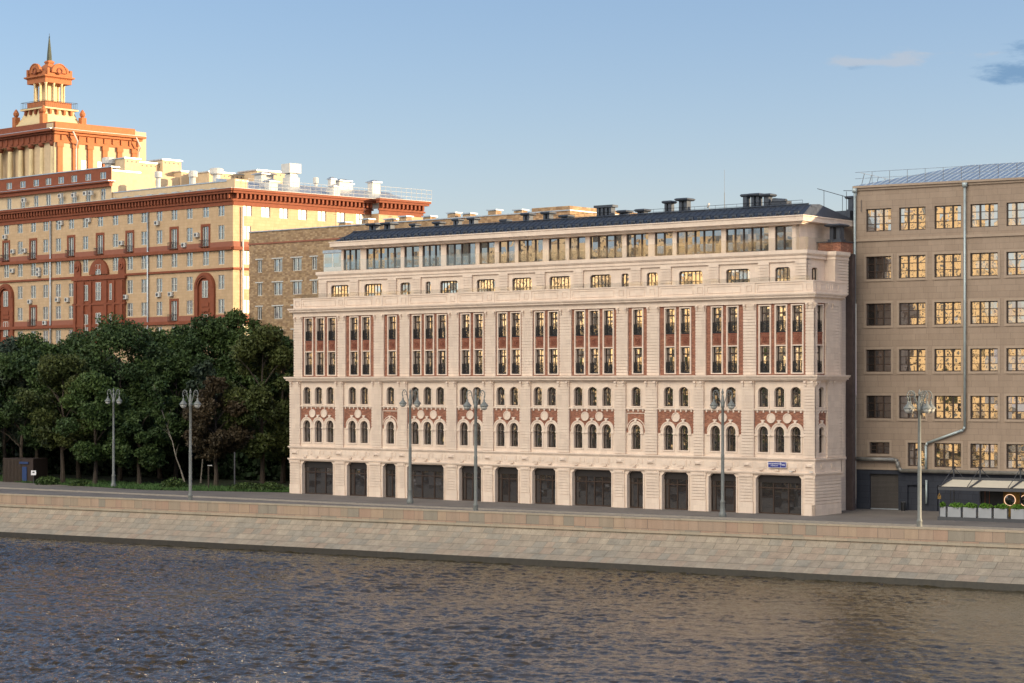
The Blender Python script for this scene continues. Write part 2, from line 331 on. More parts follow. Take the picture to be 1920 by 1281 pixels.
def wall(mb, x0, x1, z0, z1, y, holes, depth, k, kr=None, sill=True):
    kr = kr or k
    xs = sorted(set([x0, x1] + [v for h in holes for v in h[:2]])); zs = sorted(set([z0, z1] + [v for h in holes for v in h[2:4]]))
    for a, b in zip(xs, xs[1:]):
        run = None
        for c, d in zip(zs, zs[1:]):
            inh = any(h[0] - 1e-6 <= a and b <= h[1] + 1e-6 and h[2] - 1e-6 <= c and d <= h[3] + 1e-6 for h in holes)
            if inh:
                if run: mb.poly([(a, y, run[0]), (b, y, run[0]), (b, y, run[1]), (a, y, run[1])], k)
                run = None
            else: run = (run[0], d) if run else (c, d)
        if run: mb.poly([(a, y, run[0]), (b, y, run[0]), (b, y, run[1]), (a, y, run[1])], k)
    for h in holes:
        pr = profile(h); Y = y + depth
        for (a, az_), (b, bz) in zip(pr, pr[1:]):
            if h[3] - min(az_, bz) > 1e-4: mb.poly([(a, y, az_), (b, y, bz), (b, y, h[3]), (a, y, h[3])], k)
            if b - a > -1e-9: mb.poly([(a, y, az_), (a, Y, az_), (b, Y, bz), (b, y, bz)], kr)
        mb.poly([(h[0], y, h[2]), (h[0], Y, h[2]), (h[0], Y, pr[0][1]), (h[0], y, pr[0][1])], kr)
        mb.poly([(h[1], Y, h[2]), (h[1], y, h[2]), (h[1], y, pr[-1][1]), (h[1], Y, pr[-1][1])], kr)
        if sill: mb.poly([(h[0], y, h[2]), (h[1], y, h[2]), (h[1], Y, h[2]), (h[0], Y, h[2])], kr)
def pane_poly(h, grow=.02, cx=0, cz=0):
    pr = profile(h); pts = [(h[0] - grow, h[2]), (h[1] + grow, h[2])] + [(x, z) for x, z in reversed(pr)]
    return [(x - cx, 0, z - cz) for x, z in pts]
def courses(mb, x0, x1, y0, y1, z0, z1, k, ch=.28, gap=.048, gy=.075):
    """rusticated pier: stack of courses with sunk joints"""
    n = max(1, round((z1 - z0) / ch)); h = (z1 - z0) / n
    for i in range(n):
        mb.box(x0, x1, y0, y1, z0 + i * h + gap, z0 + (i + 1) * h, k, 'kb' if i else 'k')
        mb.box(x0 + gy * .5, x1 - gy * .5, y0 + gy, y1, z0 + i * h, z0 + i * h + gap, k, 'ktb')
def cornice(mb, x0, x1, y, steps, k, ends=True):
    """steps: (z0, z1, projection) pieces butted one on the other, returning round both ends"""
    for z0, z1, p in steps: mb.box(x0 - p, x1 + p, y - p, y + .6, z0, z1, k)
def fr(o, ang): return (o[0], o[1], ang)

# ------------------------------------------------------------ ground, river, embankment
EA = math.atan2(-.519, .8545); EO = (-51.0, 207.2)
def ew(s_, t): return (EO[0] + s_ * .8545 + t * .519, EO[1] - s_ * .519 + t * .8545)
WZ = -3.05
def sheet(name, pts, z, k, label=None):
    mb = MB(); mb.poly([(x, y, z) for x, y in pts], k); return struct(mb.build(name))
sheet('ground', [ew(-900, .3), ew(900, .3), ew(900, 4000), ew(-900, 4000)], -.15, 'asphalt')
kerbl = [(-900, 60), (-120, 33), (-20, 23.5), (40, 17.6), (75, 16.6), (300, 16.6), (900, 16.6)]
pv = MB(fr(EO, EA))
for (a, ta), (b, tb) in zip(kerbl, kerbl[1:]):
    pv.poly([(a, ta, 0), (b, tb, 0), (b, 400, 0), (a, 400, 0)], 'pave' if b < 20 else 'asphalt')
struct(pv.build('pavement'))
kb = MB(fr(EO, EA))
for (a, ta), (b, tb) in zip(kerbl[:-1], kerbl[1:-1]):
    kb.poly([(a, ta - .28, .012), (b, tb - .28, .012), (b, tb + .02, .012), (a, ta + .02, .012)], 'kerb')
    kb.poly([(a, ta - .28, -.15), (b, tb - .28, -.15), (b, tb - .28, .012), (a, ta - .28, .012)], 'kerb')
struct(kb.build('kerb'))
ns = MB(fr(EO, EA)); ns.box(-600, 700, .42, 2.6, -.15, -.02, 'kerb', 'kb'); struct(ns.build('riverside_path'))
sheet('park_lawn', [(-340, 520), (-190, 385), (-62.6, 254.2), (-51.2, 243.2), (-41.05, 233.2), (-33, 230.4), (-24.6, 227.6), (-9, 247), (-36, 300), (-120, 460)], .012, 'soil')
# tufts of grass along the front of the park
g = MB(); gv = rnd
edge = [(-75, 266), (-62.6, 254.4), (-51.2, 243.4), (-41.05, 233.4), (-33, 230.6), (-25, 227.9)]
for i in range(15000):
    k = gv.random() * 5; j = int(k); f = k - j; x = edge[j][0] * (1 - f) + edge[j + 1][0] * f; y = edge[j][1] * (1 - f) + edge[j + 1][1] * f
    d = gv.random() ** 1.5 * 9; x += d * .55; y += d * .83; h = .08 + .22 * gv.random() + (.25 if gv.random() < .08 else 0); a = gv.random() * 6.28; ww = .06
    g.poly([(x - ww * math.cos(a), y - ww * math.sin(a), .01), (x + ww * math.cos(a), y + ww * math.sin(a), .01), (x + gv.uniform(-.1, .1), y, h)], 'grass')
tag(g.build('grass'), 'green grass verge growing in front of the park trees', 'grass', kind='stuff')
# embankment wall: parapet, ledge and battered revetment
mb = MB(fr(EO, EA))
em = thing('embankment_wall', 'long granite river wall with pinkish parapet, ledge and sloped stone revetment', 'embankment', (EO[0], EO[1], 0), EA)
q = MB(); q.box(-400, 700, 0, .42, -.12, .80, 'granite_par'); q.build('parapet', em)
q = MB(); q.box(-400, 700, -.05, .47, .80, .95, 'granite_ledge'); q.build('coping', em)
q = MB(); q.box(-400, 700, -.14, .42, -.32, -.12, 'granite_ledge'); q.build('ledge', em)
q = MB(); prof = [(0.0, -.32), (.14, -.85), (.33, -1.4), (.57, -1.95), (.84, -2.4), (.93, -2.56)]
for i in range(22):
    a, b = -400 + i * 50, -350 + i * 50
    for (t0, z0), (t1, z1) in zip(prof, prof[1:]):
        B = lambda x, t: .02 - t * (3.35 + .013 * x) if x > -150 else .02 - t * 1.4
        q.poly([(a, B(a, t1), z1), (b, B(b, t1), z1), (b, B(b, t0), z0), (a, B(a, t0), z0)], 'granite_wall')
q.build('revetment', em)
q = MB()
for i in range(22):
    a, b = -400 + i * 50, -350 + i * 50
    B = lambda x, t: .02 - t * (3.35 + .013 * x) if x > -150 else .02 - t * 1.4
    q.poly([(a, B(a, 1.02), -4.2), (b, B(b, 1.02), -4.2), (b, B(b, .93), -2.56), (a, B(a, .93), -2.56)], 'algae')
q.build('waterline_stone', em)

# river: waved sheet
def river():
    x0, x1, y0, y1, d = -62.0, 48.0, 96.0, 212.0, .115
    nx, ny = int((x1 - x0) / d), int((y1 - y0) / d)
    X, Y = np.meshgrid(np.linspace(x0, x1, nx), np.linspace(y0, y1, ny)); Z = np.zeros_like(X)
    rs = np.random.RandomState(4)
    for i in range(140):
        lam = .30 * (3.0 / .30) ** (rs.rand() ** 1.7); k = 2 * math.pi / lam
        th = R(62) + rs.randn() * .75; a = .0105 * lam ** .75 * (.5 + rs.rand())
        ph = rs.rand() * 6.28; s_ = np.sin(k * (X * math.cos(th) + Y * math.sin(th)) + ph)
        Z += a * .46 * (s_ + .25 * np.cos(2 * np.arcsin(s_)))
    patch = .90 + .32 * np.sin(X * .06 + Y * .04 + 1) * np.sin(Y * .09 - X * .03) + .22 * np.sin(X * .21 + Y * .17) * np.sin(Y * .26 - X * .11 + 2) - .26 * np.clip(X / 40 + .25, -1, 1)
    Z = Z * patch; fade = np.minimum(1, np.minimum(np.minimum(X - x0, x1 - X), np.minimum(Y - y0, y1 - Y)) / 3); Z *= fade
    v = np.stack([X, Y, Z + WZ], -1).reshape(-1, 3)
    idx = np.arange(nx * ny).reshape(ny, nx)
    f = np.stack([idx[:-1, :-1], idx[:-1, 1:], idx[1:, 1:], idx[1:, :-1]], -1).reshape(-1, 4)
    B = 3000.0
    ev = np.array([[-B, -B, WZ], [B, -B, WZ], [B, B, WZ], [-B, B, WZ], [x0, y0, WZ], [x1, y0, WZ], [x1, y1, WZ], [x0, y1, WZ]])
    n0 = len(v); v = np.vstack([v, ev]); ef = np.array([[0, 1, 5, 4], [1, 2, 6, 5], [2, 3, 7, 6], [3, 0, 4, 7]]) + n0
    f = np.vstack([f, ef]).astype(np.int32)
    me = bpy.data.meshes.new('river'); me.vertices.add(len(v)); me.vertices.foreach_set('co', v.ravel())
    me.loops.add(f.size); me.loops.foreach_set('vertex_index', f.ravel()); me.polygons.add(len(f))
    me.polygons.foreach_set('loop_start', np.arange(len(f)) * 4); me.polygons.foreach_set('loop_total', np.full(len(f), 4))
    me.polygons.foreach_set('use_smooth', [True] * len(f)); me.update(calc_edges=True); me.validate()
    m = bpy.data.materials.new('river_water'); m.use_nodes = True; t = m.node_tree; b = t.nodes['Principled BSDF']
    b.inputs['Base Color'].default_value = (.034, .023, .004, 1); b.inputs['Roughness'].default_value = .03; b.inputs['IOR'].default_value = 1.65
    b.inputs['Specular IOR Level'].default_value = .5
    ge = t.nodes.new('ShaderNodeNewGeometry'); mp = t.nodes.new('ShaderNodeMapping'); mp.inputs['Rotation'].default_value = (0, 0, R(20)); mp.inputs['Scale'].default_value = (1.0, 2.2, 1)
    n = t.nodes.new('ShaderNodeTexNoise'); n.inputs['Scale'].default_value = 2.6; n.inputs['Detail'].default_value = 3; n.inputs['Roughness'].default_value = .6
    t.links.new(ge.outputs['Position'], mp.inputs[0]); t.links.new(mp.outputs[0], n.inputs['Vector'])
    u = t.nodes.new('ShaderNodeBump'); u.inputs['Strength'].default_value = .6; u.inputs['Distance'].default_value = .06
    t.links.new(n.outputs['Fac'], u.inputs['Height']); t.links.new(u.outputs[0], b.inputs['Normal'])
    me.materials.append(m)
    return struct(link('river', me))
river()
sheet('far_bank_ground', [ew(-400, -165), ew(-400, -700), ew(60, -700), ew(60, -165)], .1, 'asphalt')

# ------------------------------------------------------------ the pale hotel
HA = math.atan2(-.6149, .7886)
H = thing('hotel_building', 'long cream stone building with red brick window bays and dark metal roof', 'building', (-24.2, 226.2, 0), HA)
C = [4.14, 9.9, 14.43, 19.5, 25.2, 29.95, 34.64, 40.42, 45.55, 50.1, 55.3, 61.3]
NW = [3, 2, 1, 3, 2, 2, 2, 3, 1, 2, 2, 3]
HW = [2.6, 2.03, 1.12, 2.65, 1.72, 1.68, 1.68, 2.7, 1.12, 2.05, 2.05, 2.6]
SH = [(1.84, 6.39), (8.4, 11.27), (13.5, 15.27), (16.85, 21.79), (23.85, 26.72), (28.5, 31.42), (33.2, 36.06), (38.1, 42.77), (44.6, 46.44), (48.6, 51.56), (53.8, 56.78), (58.9, 63.66)]
PX1 = 65.05
def wins(i): return [C[i] + (j - (NW[i] - 1) / 2) * 1.7 for j in range(NW[i])]
st = MB(); br = MB()
# ground storey
wall(st, 0, PX1, 0, 3.62, .10, [(a, b, 0, 3.54, 'cham', .3) for a, b in SH], .5, 'stone_plain', sill=False)
edges = [-.0] + [v for a, b in SH for v in (a - .28, b + .28)] + [PX1]
for i in range(0, len(edges), 2):
    a, b = edges[i], edges[i + 1]
    if b - a < .3: continue
    st.box(a, b, 0, .2, 0, 1.05, 'stone_plain', 'k'); courses(st, a + .04, b - .04, .02, .2, 1.05, 3.3, 'stone_plain'); st.box(a, b, -.03, .2, 3.3, 3.62, 'stone_plain', 'k')
    st.box(a + .15, b - .15, -.09, -.03, 3.38, 3.56, 'stone_plain', 'k')
for a, b in SH: # raised frame round each shop opening
    for u0, u1 in ((a - .13, a), (b, b + .13)): st.box(u0, u1, .03, .1, 0, 3.3, 'stone_plain', 'k')
cornice(st, 0, PX1, .05, [(3.62, 3.72, .10), (3.72, 3.84, .18)], 'stone_plain')
st.box(0, PX1, .04, .5, 3.84, 4.92, 'stone_plain', 'k')
cornice(st, 0, PX1, .05, [(4.92, 5.02, .08), (5.02, 5.14, .16)], 'stone_plain')
bl = [0] + [v for i in range(12) for v in (C[i] - HW[i], C[i] + HW[i])] + [PX1]
for i in range(12):
    for x in wins(i):
        st.box(x - .62, x + .42, 0, .04, 4.12, 4.72, 'stone_plain', 'k'); st.box(x - .5, x + .3, -.035, 0, 4.22, 4.62, 'stone_plain', 'k')
        st.box(x + .56, x + .86, 0, .04, 4.28, 4.66, 'stone_plain', 'k'); st.box(x - .3, x + .1, -.1, .04, 3.96, 4.1, 'stone_plain', 'k')
for i in range(0, len(bl), 2): # pyramid blocks under the piers
    c = (bl[i] + bl[i + 1]) / 2; y = 0.04; hw, hh = .42, .2
    st.box(c - .52, c + .52, y - .03, y, 4.2, 4.74, 'stone_plain', 'k')
    A = [(c - hw, y - .03, 4.28), (c + hw, y - .03, 4.28), (c + hw, y - .03, 4.66), (c - hw, y - .03, 4.66)]; Bq = [(c - .2, y - .2, 4.40), (c + .2, y - .2, 4.40), (c + .2, y - .2, 4.54), (c - .2, y - .2, 4.54)]
    for j in range(4): st.poly([A[j], A[(j + 1) % 4], Bq[(j + 1) % 4], Bq[j]], 'stone_plain')
    st.poly(Bq, 'stone_plain')
# second and third storeys
def arch_bay(st, br, x0, x1, cxs, y=.2, single=False):
    hl = [(x - .52, x + .52, 5.62, 7.2, 'rect') for x in cxs]; ha = [(x - .52, x + .52, 7.2, 7.98, 'arch') for x in cxs]; hu = [(x - .52, x + .52, 9.74, 11.56, 'seg', .3) for x in cxs]
    wall(st, x0, x1, 5.14, 7.2, y, hl, .38, 'stone_plain'); wall(br, x0, x1, 7.2, 9.36, y, ha, .38, 'redbrick', 'stone_plain', sill=False)
    wall(st, x0, x1, 9.36, 12.1, y, hu, .38, 'stone_plain')
    for x in cxs:
        st.ring(x, 7.46, .52, .86, y - .07, y, 0, math.pi, 'stone_plain'); st.ring(x, 7.46, .74, .86, y - .11, y - .07, 0, math.pi, 'stone_plain')
        for s_ in (-1, 1):
            st.box(x + s_ * .69 - .17, x + s_ * .69 + .17, y - .07, y, 7.2, 7.46, 'stone_plain', 'k')
            st.box(x + s_ * .70 - .2, x + s_ * .70 + .2, y - .12, y, 7.08, 7.2, 'stone_plain', 'k')
            st.box(x + s_ * .60 - .08, x + s_ * .60 + .08, y - .05, y, 5.62, 7.08, 'stone_plain', 'k')
        st.box(x - .11, x + .11, y - .16, y, 8.2, 8.46, 'stone_plain', 'k'); st.box(x - .2, x + .2, y - .15, y, 8.46, 8.56, 'stone_plain', 'k')
        st.box(x - .66, x + .66, y - .06, y, 5.5, 5.62, 'stone_plain', 'k')
        st.ring(x, 11.56 - (1.04 ** 2 / 4 + .09) / .6, (1.04 ** 2 / 4 + .09) / .6, (1.04 ** 2 / 4 + .09) / .6 + .12, y - .05, y, R(42), R(138), 'stone_plain')
        for s_ in (-1, 1): st.box(x + s_ * .58 - .06, x + s_ * .58 + .06, y - .05, y, 9.74, 11.26, 'stone_plain', 'k')
        st.box(x - .66, x + .66, y - .09, y, 9.63, 9.74, 'stone_plain', 'k')
    for a, b in zip(cxs, cxs[1:]):
        c = (a + b) / 2; st.ring(c, 8.72, 0, .36, y - .06, y, 0, 2 * math.pi, 'stone_plain', 20); st.ring(c, 8.72, .36, .45, y - .11, y, 0, 2 * math.pi, 'stone_plain', 20)
    st.box(x0, x1, y - .14, y, 9.45, 9.60, 'stone_plain', 'k')
    n = max(3, round((x1 - x0) / .62))
    for i in range(n):
        c = x0 + (i + .5) * (x1 - x0) / n; st.box(c - .07, c + .07, y - .12, y, 9.22, 9.45, 'stone_plain', 'k')
    if single:
        x = cxs[0]; st.ring(x, 7.46, 1.0, 1.07, y - .06, y, R(8), R(172), 'stone_plain')
        for s_ in (-1, 1): st.box(x + s_ * 1.03 - .035, x + s_ * 1.03 + .035, y - .06, y, 7.65, 9.02, 'stone_plain', 'k')
        st.box(x - 1.06, x + 1.06, y - .06, y, 9.02, 9.09, 'stone_plain', 'k')
for i in range(12): arch_bay(st, br, C[i] - HW[i], C[i] + HW[i], wins(i), single=NW[i] == 1)
def bracket(mb, x, y, z, k='stone_plain'):
    mb.box(x - .12, x + .12, y - .2, y, z - .18, z, k, 'k'); mb.box(x - .1, x + .1, y - .12, y, z - .36, z - .18, k, 'k'); mb.box(x - .08, x + .08, y - .07, y, z - .5, z - .36, k, 'k')
for i in range(0, len(bl), 2):
    a, b = bl[i], bl[i + 1]; courses(st, a, b, 0, .3, 5.14, 12.1, 'stone_plain')
    bracket(st, a + .2 if a > 0 else .3, 0, 12.1); bracket(st, b - .2, 0, 12.1)
cornice(st, 0, PX1, .1, [(12.1, 12.24, .12), (12.24, 12.42, .34), (12.42, 12.52, .46), (12.52, 12.64, .52)], 'stone_plain')
# fourth and fifth storeys
Y4 = .35; X4 = 64.75
def tall_bay(st, br, x0, x1, cxs, y=Y4 + .16):
    hs_ = []
    for x in cxs: hs_ += [(x - .52, x + .52, 12.86, 15.3, 'rect'), (x - .52, x + .52, 16.52, 18.95, 'rect')]
    wall(br, x0, x1, 12.64, 19.15, y, hs_, .34, 'redbrick', 'stone_plain')
    for x in cxs:
        for s_ in (-1, 1): st.box(x + s_ * .59 - .07, x + s_ * .59 + .07, y - .09, y, 12.76, 19.06, 'stone_plain', 'k')
        st.box(x - .52, x + .52, y - .09, y, 18.95, 19.06, 'stone_plain', 'k'); st.box(x - .52, x + .52, y - .1, y, 12.76, 12.86, 'stone_plain', 'k')
        st.box(x - .52, x + .52, y - .09, y, 15.3, 15.4, 'stone_plain', 'k')
        for rr, d in ((.34, .05), (.2, .09)):
            for q in ((x - rr, x - rr + .06, 15.96 - rr, 15.96 + rr), (x + rr - .06, x + rr, 15.96 - rr, 15.96 + rr), (x - rr + .06, x + rr - .06, 15.96 - rr, 15.90 - rr + .12), (x - rr + .06, x + rr - .06, 15.96 + rr - .06, 15.96 + rr)):
                br.box(q[0], q[1], y - d, y, q[2], q[3], 'relief', 'k')
        br.box(x - .07, x + .07, y - .1, y, 15.9, 16.04, 'relief', 'k'); br.box(x - .5, x + .5, y - .06, y, 16.42, 16.52, 'relief', 'k')
bu = [.3] + [v for i in range(12) for v in (C[i] - HW[i] + .02, C[i] + HW[i])] + [X4]
for i in range(12): tall_bay(st, br, C[i] - HW[i] + .02, C[i] + HW[i], wins(i))
for i in range(0, len(bu), 2):
    a, b = bu[i], bu[i + 1]; courses(st, a, b, Y4, Y4 + .3, 12.64, 19.15, 'stone_plain'); bracket(st, a + .18 if i else .5, Y4, 19.15); bracket(st, b - .18, Y4, 19.15)
st.box(.3, X4, Y4 - .03, 1, 19.15, 19.56, 'stone_plain', 'k')
cornice(st, .3, X4, Y4, [(19.56, 19.66, .14), (19.66, 19.84, .34), (19.84, 19.92, .44), (19.92, 20.05, .5)], 'stone_plain')
YP = .3
st.box(.35, X4, YP, YP + .35, 20.05, 21.06, 'stone_plain'); st.box(.3, X4 + .05, YP - .07, YP + .42, 21.06, 21.17, 'stone_plain')
def pframe(mb, x0, x1, z0, z1, y, wd=.06, d=.05, k='stone_plain'):
    mb.box(x0, x1, y - d, y, z0, z0 + wd, k, 'k'); mb.box(x0, x1, y - d, y, z1 - wd, z1, k, 'k'); mb.box(x0, x0 + wd, y - d, y, z0 + wd, z1 - wd, k, 'k'); mb.box(x1 - wd, x1, y - d, y, z0 + wd, z1 - wd, k, 'k')
bp = [(.35, 1.5)] + [(C[i] + HW[i] + .02, C[i + 1] - HW[i + 1] - .02) for i in range(11)] + [(C[11] + HW[11] + .02, X4)]
for a, b in bp:
    st.box(a, b, YP - .05, YP, 20.08, 21.06, 'stone_plain', 'k'); c = (a + b) / 2; pframe(st, c - .3, c + .3, 20.3, 20.9, YP - .05)
for i in range(12): pframe(st, C[i] - HW[i] + .22, C[i] + HW[i] - .22, 20.25, 20.92, YP)
st.box(.6, X4 - .3, YP + .3, 5, 20.0, 20.06, 'stone_plain')
# sixth storey, set back
S6 = [(4.1, 6.75), (8.95, 11.5), (14.05, 15.45), (17.55, 18.25), (19.5, 21.9), (24.4, 26.8), (29.0, 31.5), (33.7, 36.3), (38.7, 41.2), (42.45, 43.3), (45.4, 46.7), (49.1, 51.75), (54.35, 56.95), (59.65, 61.25)]
Rc = [(3.6, 7.0), (8.2, 12.4), (13.6, 15.84), (17.0, 22.7), (23.9, 27.4), (28.55, 32.07), (33.25, 36.8), (37.95, 43.65), (44.8, 47.09), (48.3, 52.53), (53.65, 57.92), (59.1, 61.86)]
X6a, X6b, Y6 = 2.42, 63.05, 2.0
wall(st, X6a, X6b, 20.05, 23.02, Y6 + .18, [(a, b, 20.3, 22.55, 'round', .3 if b - a > 1 else .22) for a, b in S6], .3, 'stone_plain')
e6 = [X6a] + [v for a, b in Rc for v in (a, b)] + [X6b]
for i in range(0, len(e6), 2): courses(st, e6[i], e6[i + 1], Y6, Y6 + .3, 20.05, 23.02, 'stone_plain')
st.box(X6a, X6b, Y6, Y6 + .5, 23.02, 23.3, 'stone_plain', 'k')
cornice(st, X6a, X6b, Y6, [(23.3, 23.42, .08), (23.42, 23.62, .04), (23.62, 23.72, .14), (23.72, 24.05, .22)], 'stone_plain')
st.box(X6a + .1, X6b - .1, Y6 + .5, 9, 23.9, 24.04, 'stone_plain')
# penthouse
S7 = [(4.35, 6.85, 3), (7.66, 12.62, 5), (13.11, 15.19, 2), (15.64, 18.21, 3), (18.93, 22.88, 4), (23.37, 25.41, 2), (25.94, 28.03, 2), (28.46, 31.6, 3), (32.34, 34.44, 2), (34.87, 36.91, 2), (37.43, 41.36, 4), (41.87, 44.45, 3), (45.2, 47.27, 2), (47.73, 52.79, 5), (53.3, 57.97, 5), (58.66, 60.49, 2)]
S7 = [(a - .1, b - .1, n) for a, b, n in S7]
wall(st, 3.96, 61.17, 24.04, 26.55, 4.0, [(a, b, 24.25, 26.5, 'rect') for a, b, n in S7], .3, 'stone_plain')
cornice(st, 3.96, 61.17, 4.0, [(26.55, 26.68, .55), (26.68, 26.80, .7)], 'stone_plain')
st.box(3.1, 62.1, 3.05, 13.2, 26.80, 27.25, 'stone_plain'); st.box(3.02, 62.18, 2.97, 13.3, 27.25, 27.36, 'stone_plain')
st.box(3.96, 61.0, 4.35, 16, 24.0, 26.8, 'stone_plain', 'f')
# body behind the facade, back and left side
st.box(.3, 55, .75, 22, 0, 19.9, 'stone', 'f'); st.box(55, 62.9, .75, 9.6, 0, 19.9, 'stone', 'f'); st.box(.0, .3, .3, 22, 0, 12.1, 'stone'); st.box(3.0, 61.0, 2.65, 15, 20.06, 23.9, 'stone', 'f')
# side return towards the neighbour: same storeys, one bay, then a rounded end
sf = (PX1, 0, math.pi / 2); ss = MB(sf); sb = MB(sf); LS = 4.9
cx = 1.5; b0, b1 = .75, 2.35
courses(ss, .05, LS, .02, .3, 1.0, 3.3, 'stone_plain'); ss.box(0, LS, 0, .3, 0, 1.0, 'stone_plain', 'k'); ss.box(0, LS, -.02, .3, 3.3, 3.62, 'stone_plain', 'k'); ss.box(.2, LS, .04, .3, 3.84, 4.92, 'stone_plain', 'k')
for x in (1.5, 3.4): ss.box(x - .35, x + .35, -.05, .04, 4.25, 4.65, 'stone_plain', 'k')
arch_bay(ss, sb, b0, b1, [cx])
courses(ss, 0.02, b0, 0, .3, 5.14, 12.1, 'stone_plain'); courses(ss, b1, LS, 0, .3, 5.14, 12.1, 'stone_plain')
for x in (.2, .6, 2.5, 3.4): bracket(ss, x, 0, 12.1)
ss2 = MB((X4, Y4, math.pi / 2)); sb2 = MB((X4, Y4, math.pi / 2))
tall_bay(ss2, sb2, b0 - .1, b1 - .1, [cx - .2], .16); courses(ss2, .02, b0 - .1, 0, .3, 12.64, 19.15, 'stone_plain'); courses(ss2, b1 - .1, LS - .35, 0, .3, 12.64, 19.15, 'stone_plain')
ss2.box(.1, LS - .35, -.03, .4, 19.15, 19.56, 'stone_plain', 'k')
for x in (.2, 2.4, 3.4): bracket(ss2, x, 0, 19.15)
ss2.box(.36, LS + 1.2, 0, .35, 20.05, 21.06, 'stone_plain'); ss2.box(.42, LS + 1.2, -.05, .4, 21.06, 21.17, 'stone_plain')
pframe(ss2, .2, .75, 20.3, 20.9, 0); pframe(ss2, 1.1, 2.3, 20.3, 20.9, 0); pframe(ss2, 2.6, 3.1, 20.3, 20.9, 0); pframe(ss2, 3.4, 4.6, 20.3, 20.9, 0)
for z0, z1, p in ((3.62, 3.72, .1), (3.72, 3.84, .18), (4.92, 5.02, .08), (5.02, 5.14, .16), (12.1, 12.24, .12), (12.24, 12.42, .34), (12.42, 12.52, .46), (12.52, 12.64, .52)): ss.box(.65, LS, -p + .003, .4, z0, z1, 'stone_plain')
for z0, z1, p in ((19.56, 19.66, .14), (19.66, 19.84, .34), (19.84, 19.92, .44), (19.92, 20.05, .5)): ss2.box(.6, LS - .35, -p + .003, .4, z0, z1, 'stone_plain')
# rounded end (quarter drum)
def drum(mb, z0, z1, r, k, cx_=64.0 - 1.6, cy_=LS, n=14):
    P_ = [(cx_ + r * math.cos(a), cy_ + r * math.sin(a)) for a in [math.pi * .62 * i / n for i in range(n + 1)]]
    for (a, b), (c, d) in zip(P_, P_[1:]): mb.poly([(a, b, z0), (c, d, z0), (c, d, z1), (a, b, z1)], k)
    mb.poly([(a, b, z1) for a, b in P_] + [(cx_, cy_, z1)], k); mb.poly(([(a, b, z0) for a, b in P_] + [(cx_, cy_, z0)])[::-1], k)
cr = PX1 - 62.4
drum(st, 3.3, 12.1, cr, 'stone'); drum(st, 12.64, 19.56, cr - .33, 'stone')
for z0, z1, p in ((12.1, 12.24, .12), (12.24, 12.42, .34), (12.42, 12.52, .46), (12.52, 12.64, .52), (4.92, 5.14, .12)): drum(st, z0 + .001, z1 - .001, cr + p, 'stone_plain')
for z0, z1, p in ((19.56, 19.66, .14), (19.66, 19.84, .34), (19.84, 19.92, .44), (19.92, 20.05, .5), (20.06, 21.05, 0), (21.06, 21.17, .05)): drum(st, z0 + .001, z1 - .001, cr - .33 + p, 'stone_plain')
# side of the set back storeys
s6 = MB((X6b, Y6, math.pi / 2)); wall(s6, 0, 9, 20.05, 23.3, .18, [(1.3, 2.4, 20.3, 22.5, 'round', .3)], .3, 'stone_plain')
courses(s6, 0.02, .9, 0, .2, 20.05, 23.3, 'stone_plain'); courses(s6, 3.7, 6.2, -.9, .2, 20.05, 23.3, 'stone_plain')
for z0, z1, p in ((23.3, 23.42, .08), (23.42, 23.62, .04), (23.62, 23.72, .14), (23.72, 24.05, .22)):
    s6.box(.55, 3.7 - p, -p + .003, .3, z0, z1, 'stone_plain'); s6.box(3.7 - p, 6.2, -.9 - p, .3, z0 + .001, z1 - .001, 'stone_plain')
s7 = MB((61.17, 4, math.pi / 2)); s7.box(0, 8, .003, .4, 24.05, 26.8, 'stone_plain', 'k')
for m_ in (ss, ss2, s6, s7):
    off = len(st.v); st.v += m_.v; st.f += [[i + off for i in f] for f in m_.f]; st.m += [st.mi(m_.mats[i]) for i in m_.m]
for m_ in (sb, sb2):
    off = len(br.v); br.v += m_.v; br.f += [[i + off for i in f] for f in m_.f]; br.m += [br.mi(m_.mats[i]) for i in m_.m]
st.build('wall', H); br.build('brick_panels', H)

# windows of the hotel -------------------------------------------------
def bars(mb, x0, x1, z0, z1, nx, zs, k, y0=-.06, y1=0, wd=.05, edge=.07, top=True):
    mb.box(x0, x0 + edge, y0, y1, z0, z1, k); mb.box(x1 - edge, x1, y0, y1, z0, z1, k); mb.box(x0 + edge, x1 - edge, y0, y1, z0, z0 + edge, k)
    if top: mb.box(x0 + edge, x1 - edge, y0, y1, z1 - edge, z1, k)
    for i in range(1, nx):
        c = x0 + (x1 - x0) * i / nx; mb.box(c - wd / 2, c + wd / 2, y0 + .004, y1, z0 + edge, z1 - (edge if top else 0), k)
    for z in zs: mb.box(x0 + edge, x1 - edge, y0 - .004, y1, z - wd / 2, z + wd / 2, k)
def archframe(h, k, nx=2, zs=()):
    m = MB(); pr = profile(h); bars(m, h[0], h[1], h[2], pr[0][1], nx, zs, k, top=False)
    for (a, az_), (b, bz) in zip(pr, pr[1:]):
        sc = lambda x, z: (x * .87, z - .07 if h[4] == 'seg' else pr[0][1] + (z - pr[0][1]) * .87)
        a2, b2 = sc(a, az_), sc(b, bz); m.poly([(a2[0], -.06, a2[1]), (b2[0], -.06, b2[1]), (b, -.06, bz), (a, -.06, az_)], k)
        m.poly([(a2[0], -.06, a2[1]), (a2[0], 0, a2[1]), (b2[0], 0, b2[1]), (b2[0], -.06, b2[1])], k)
    m.box(-.025, .025, -.055, 0, pr[0][1], h[3] - .07, k)
    return m
def paneme(h, k, name='pane'):
    m = MB(); m.poly(pane_poly(h), k); return tpl(m.build(name))
T = {}
hA = (-.52, .52, 5.62, 7.98, 'arch'); hU = (-.52, .52, 9.74, 11.56, 'seg', .3)
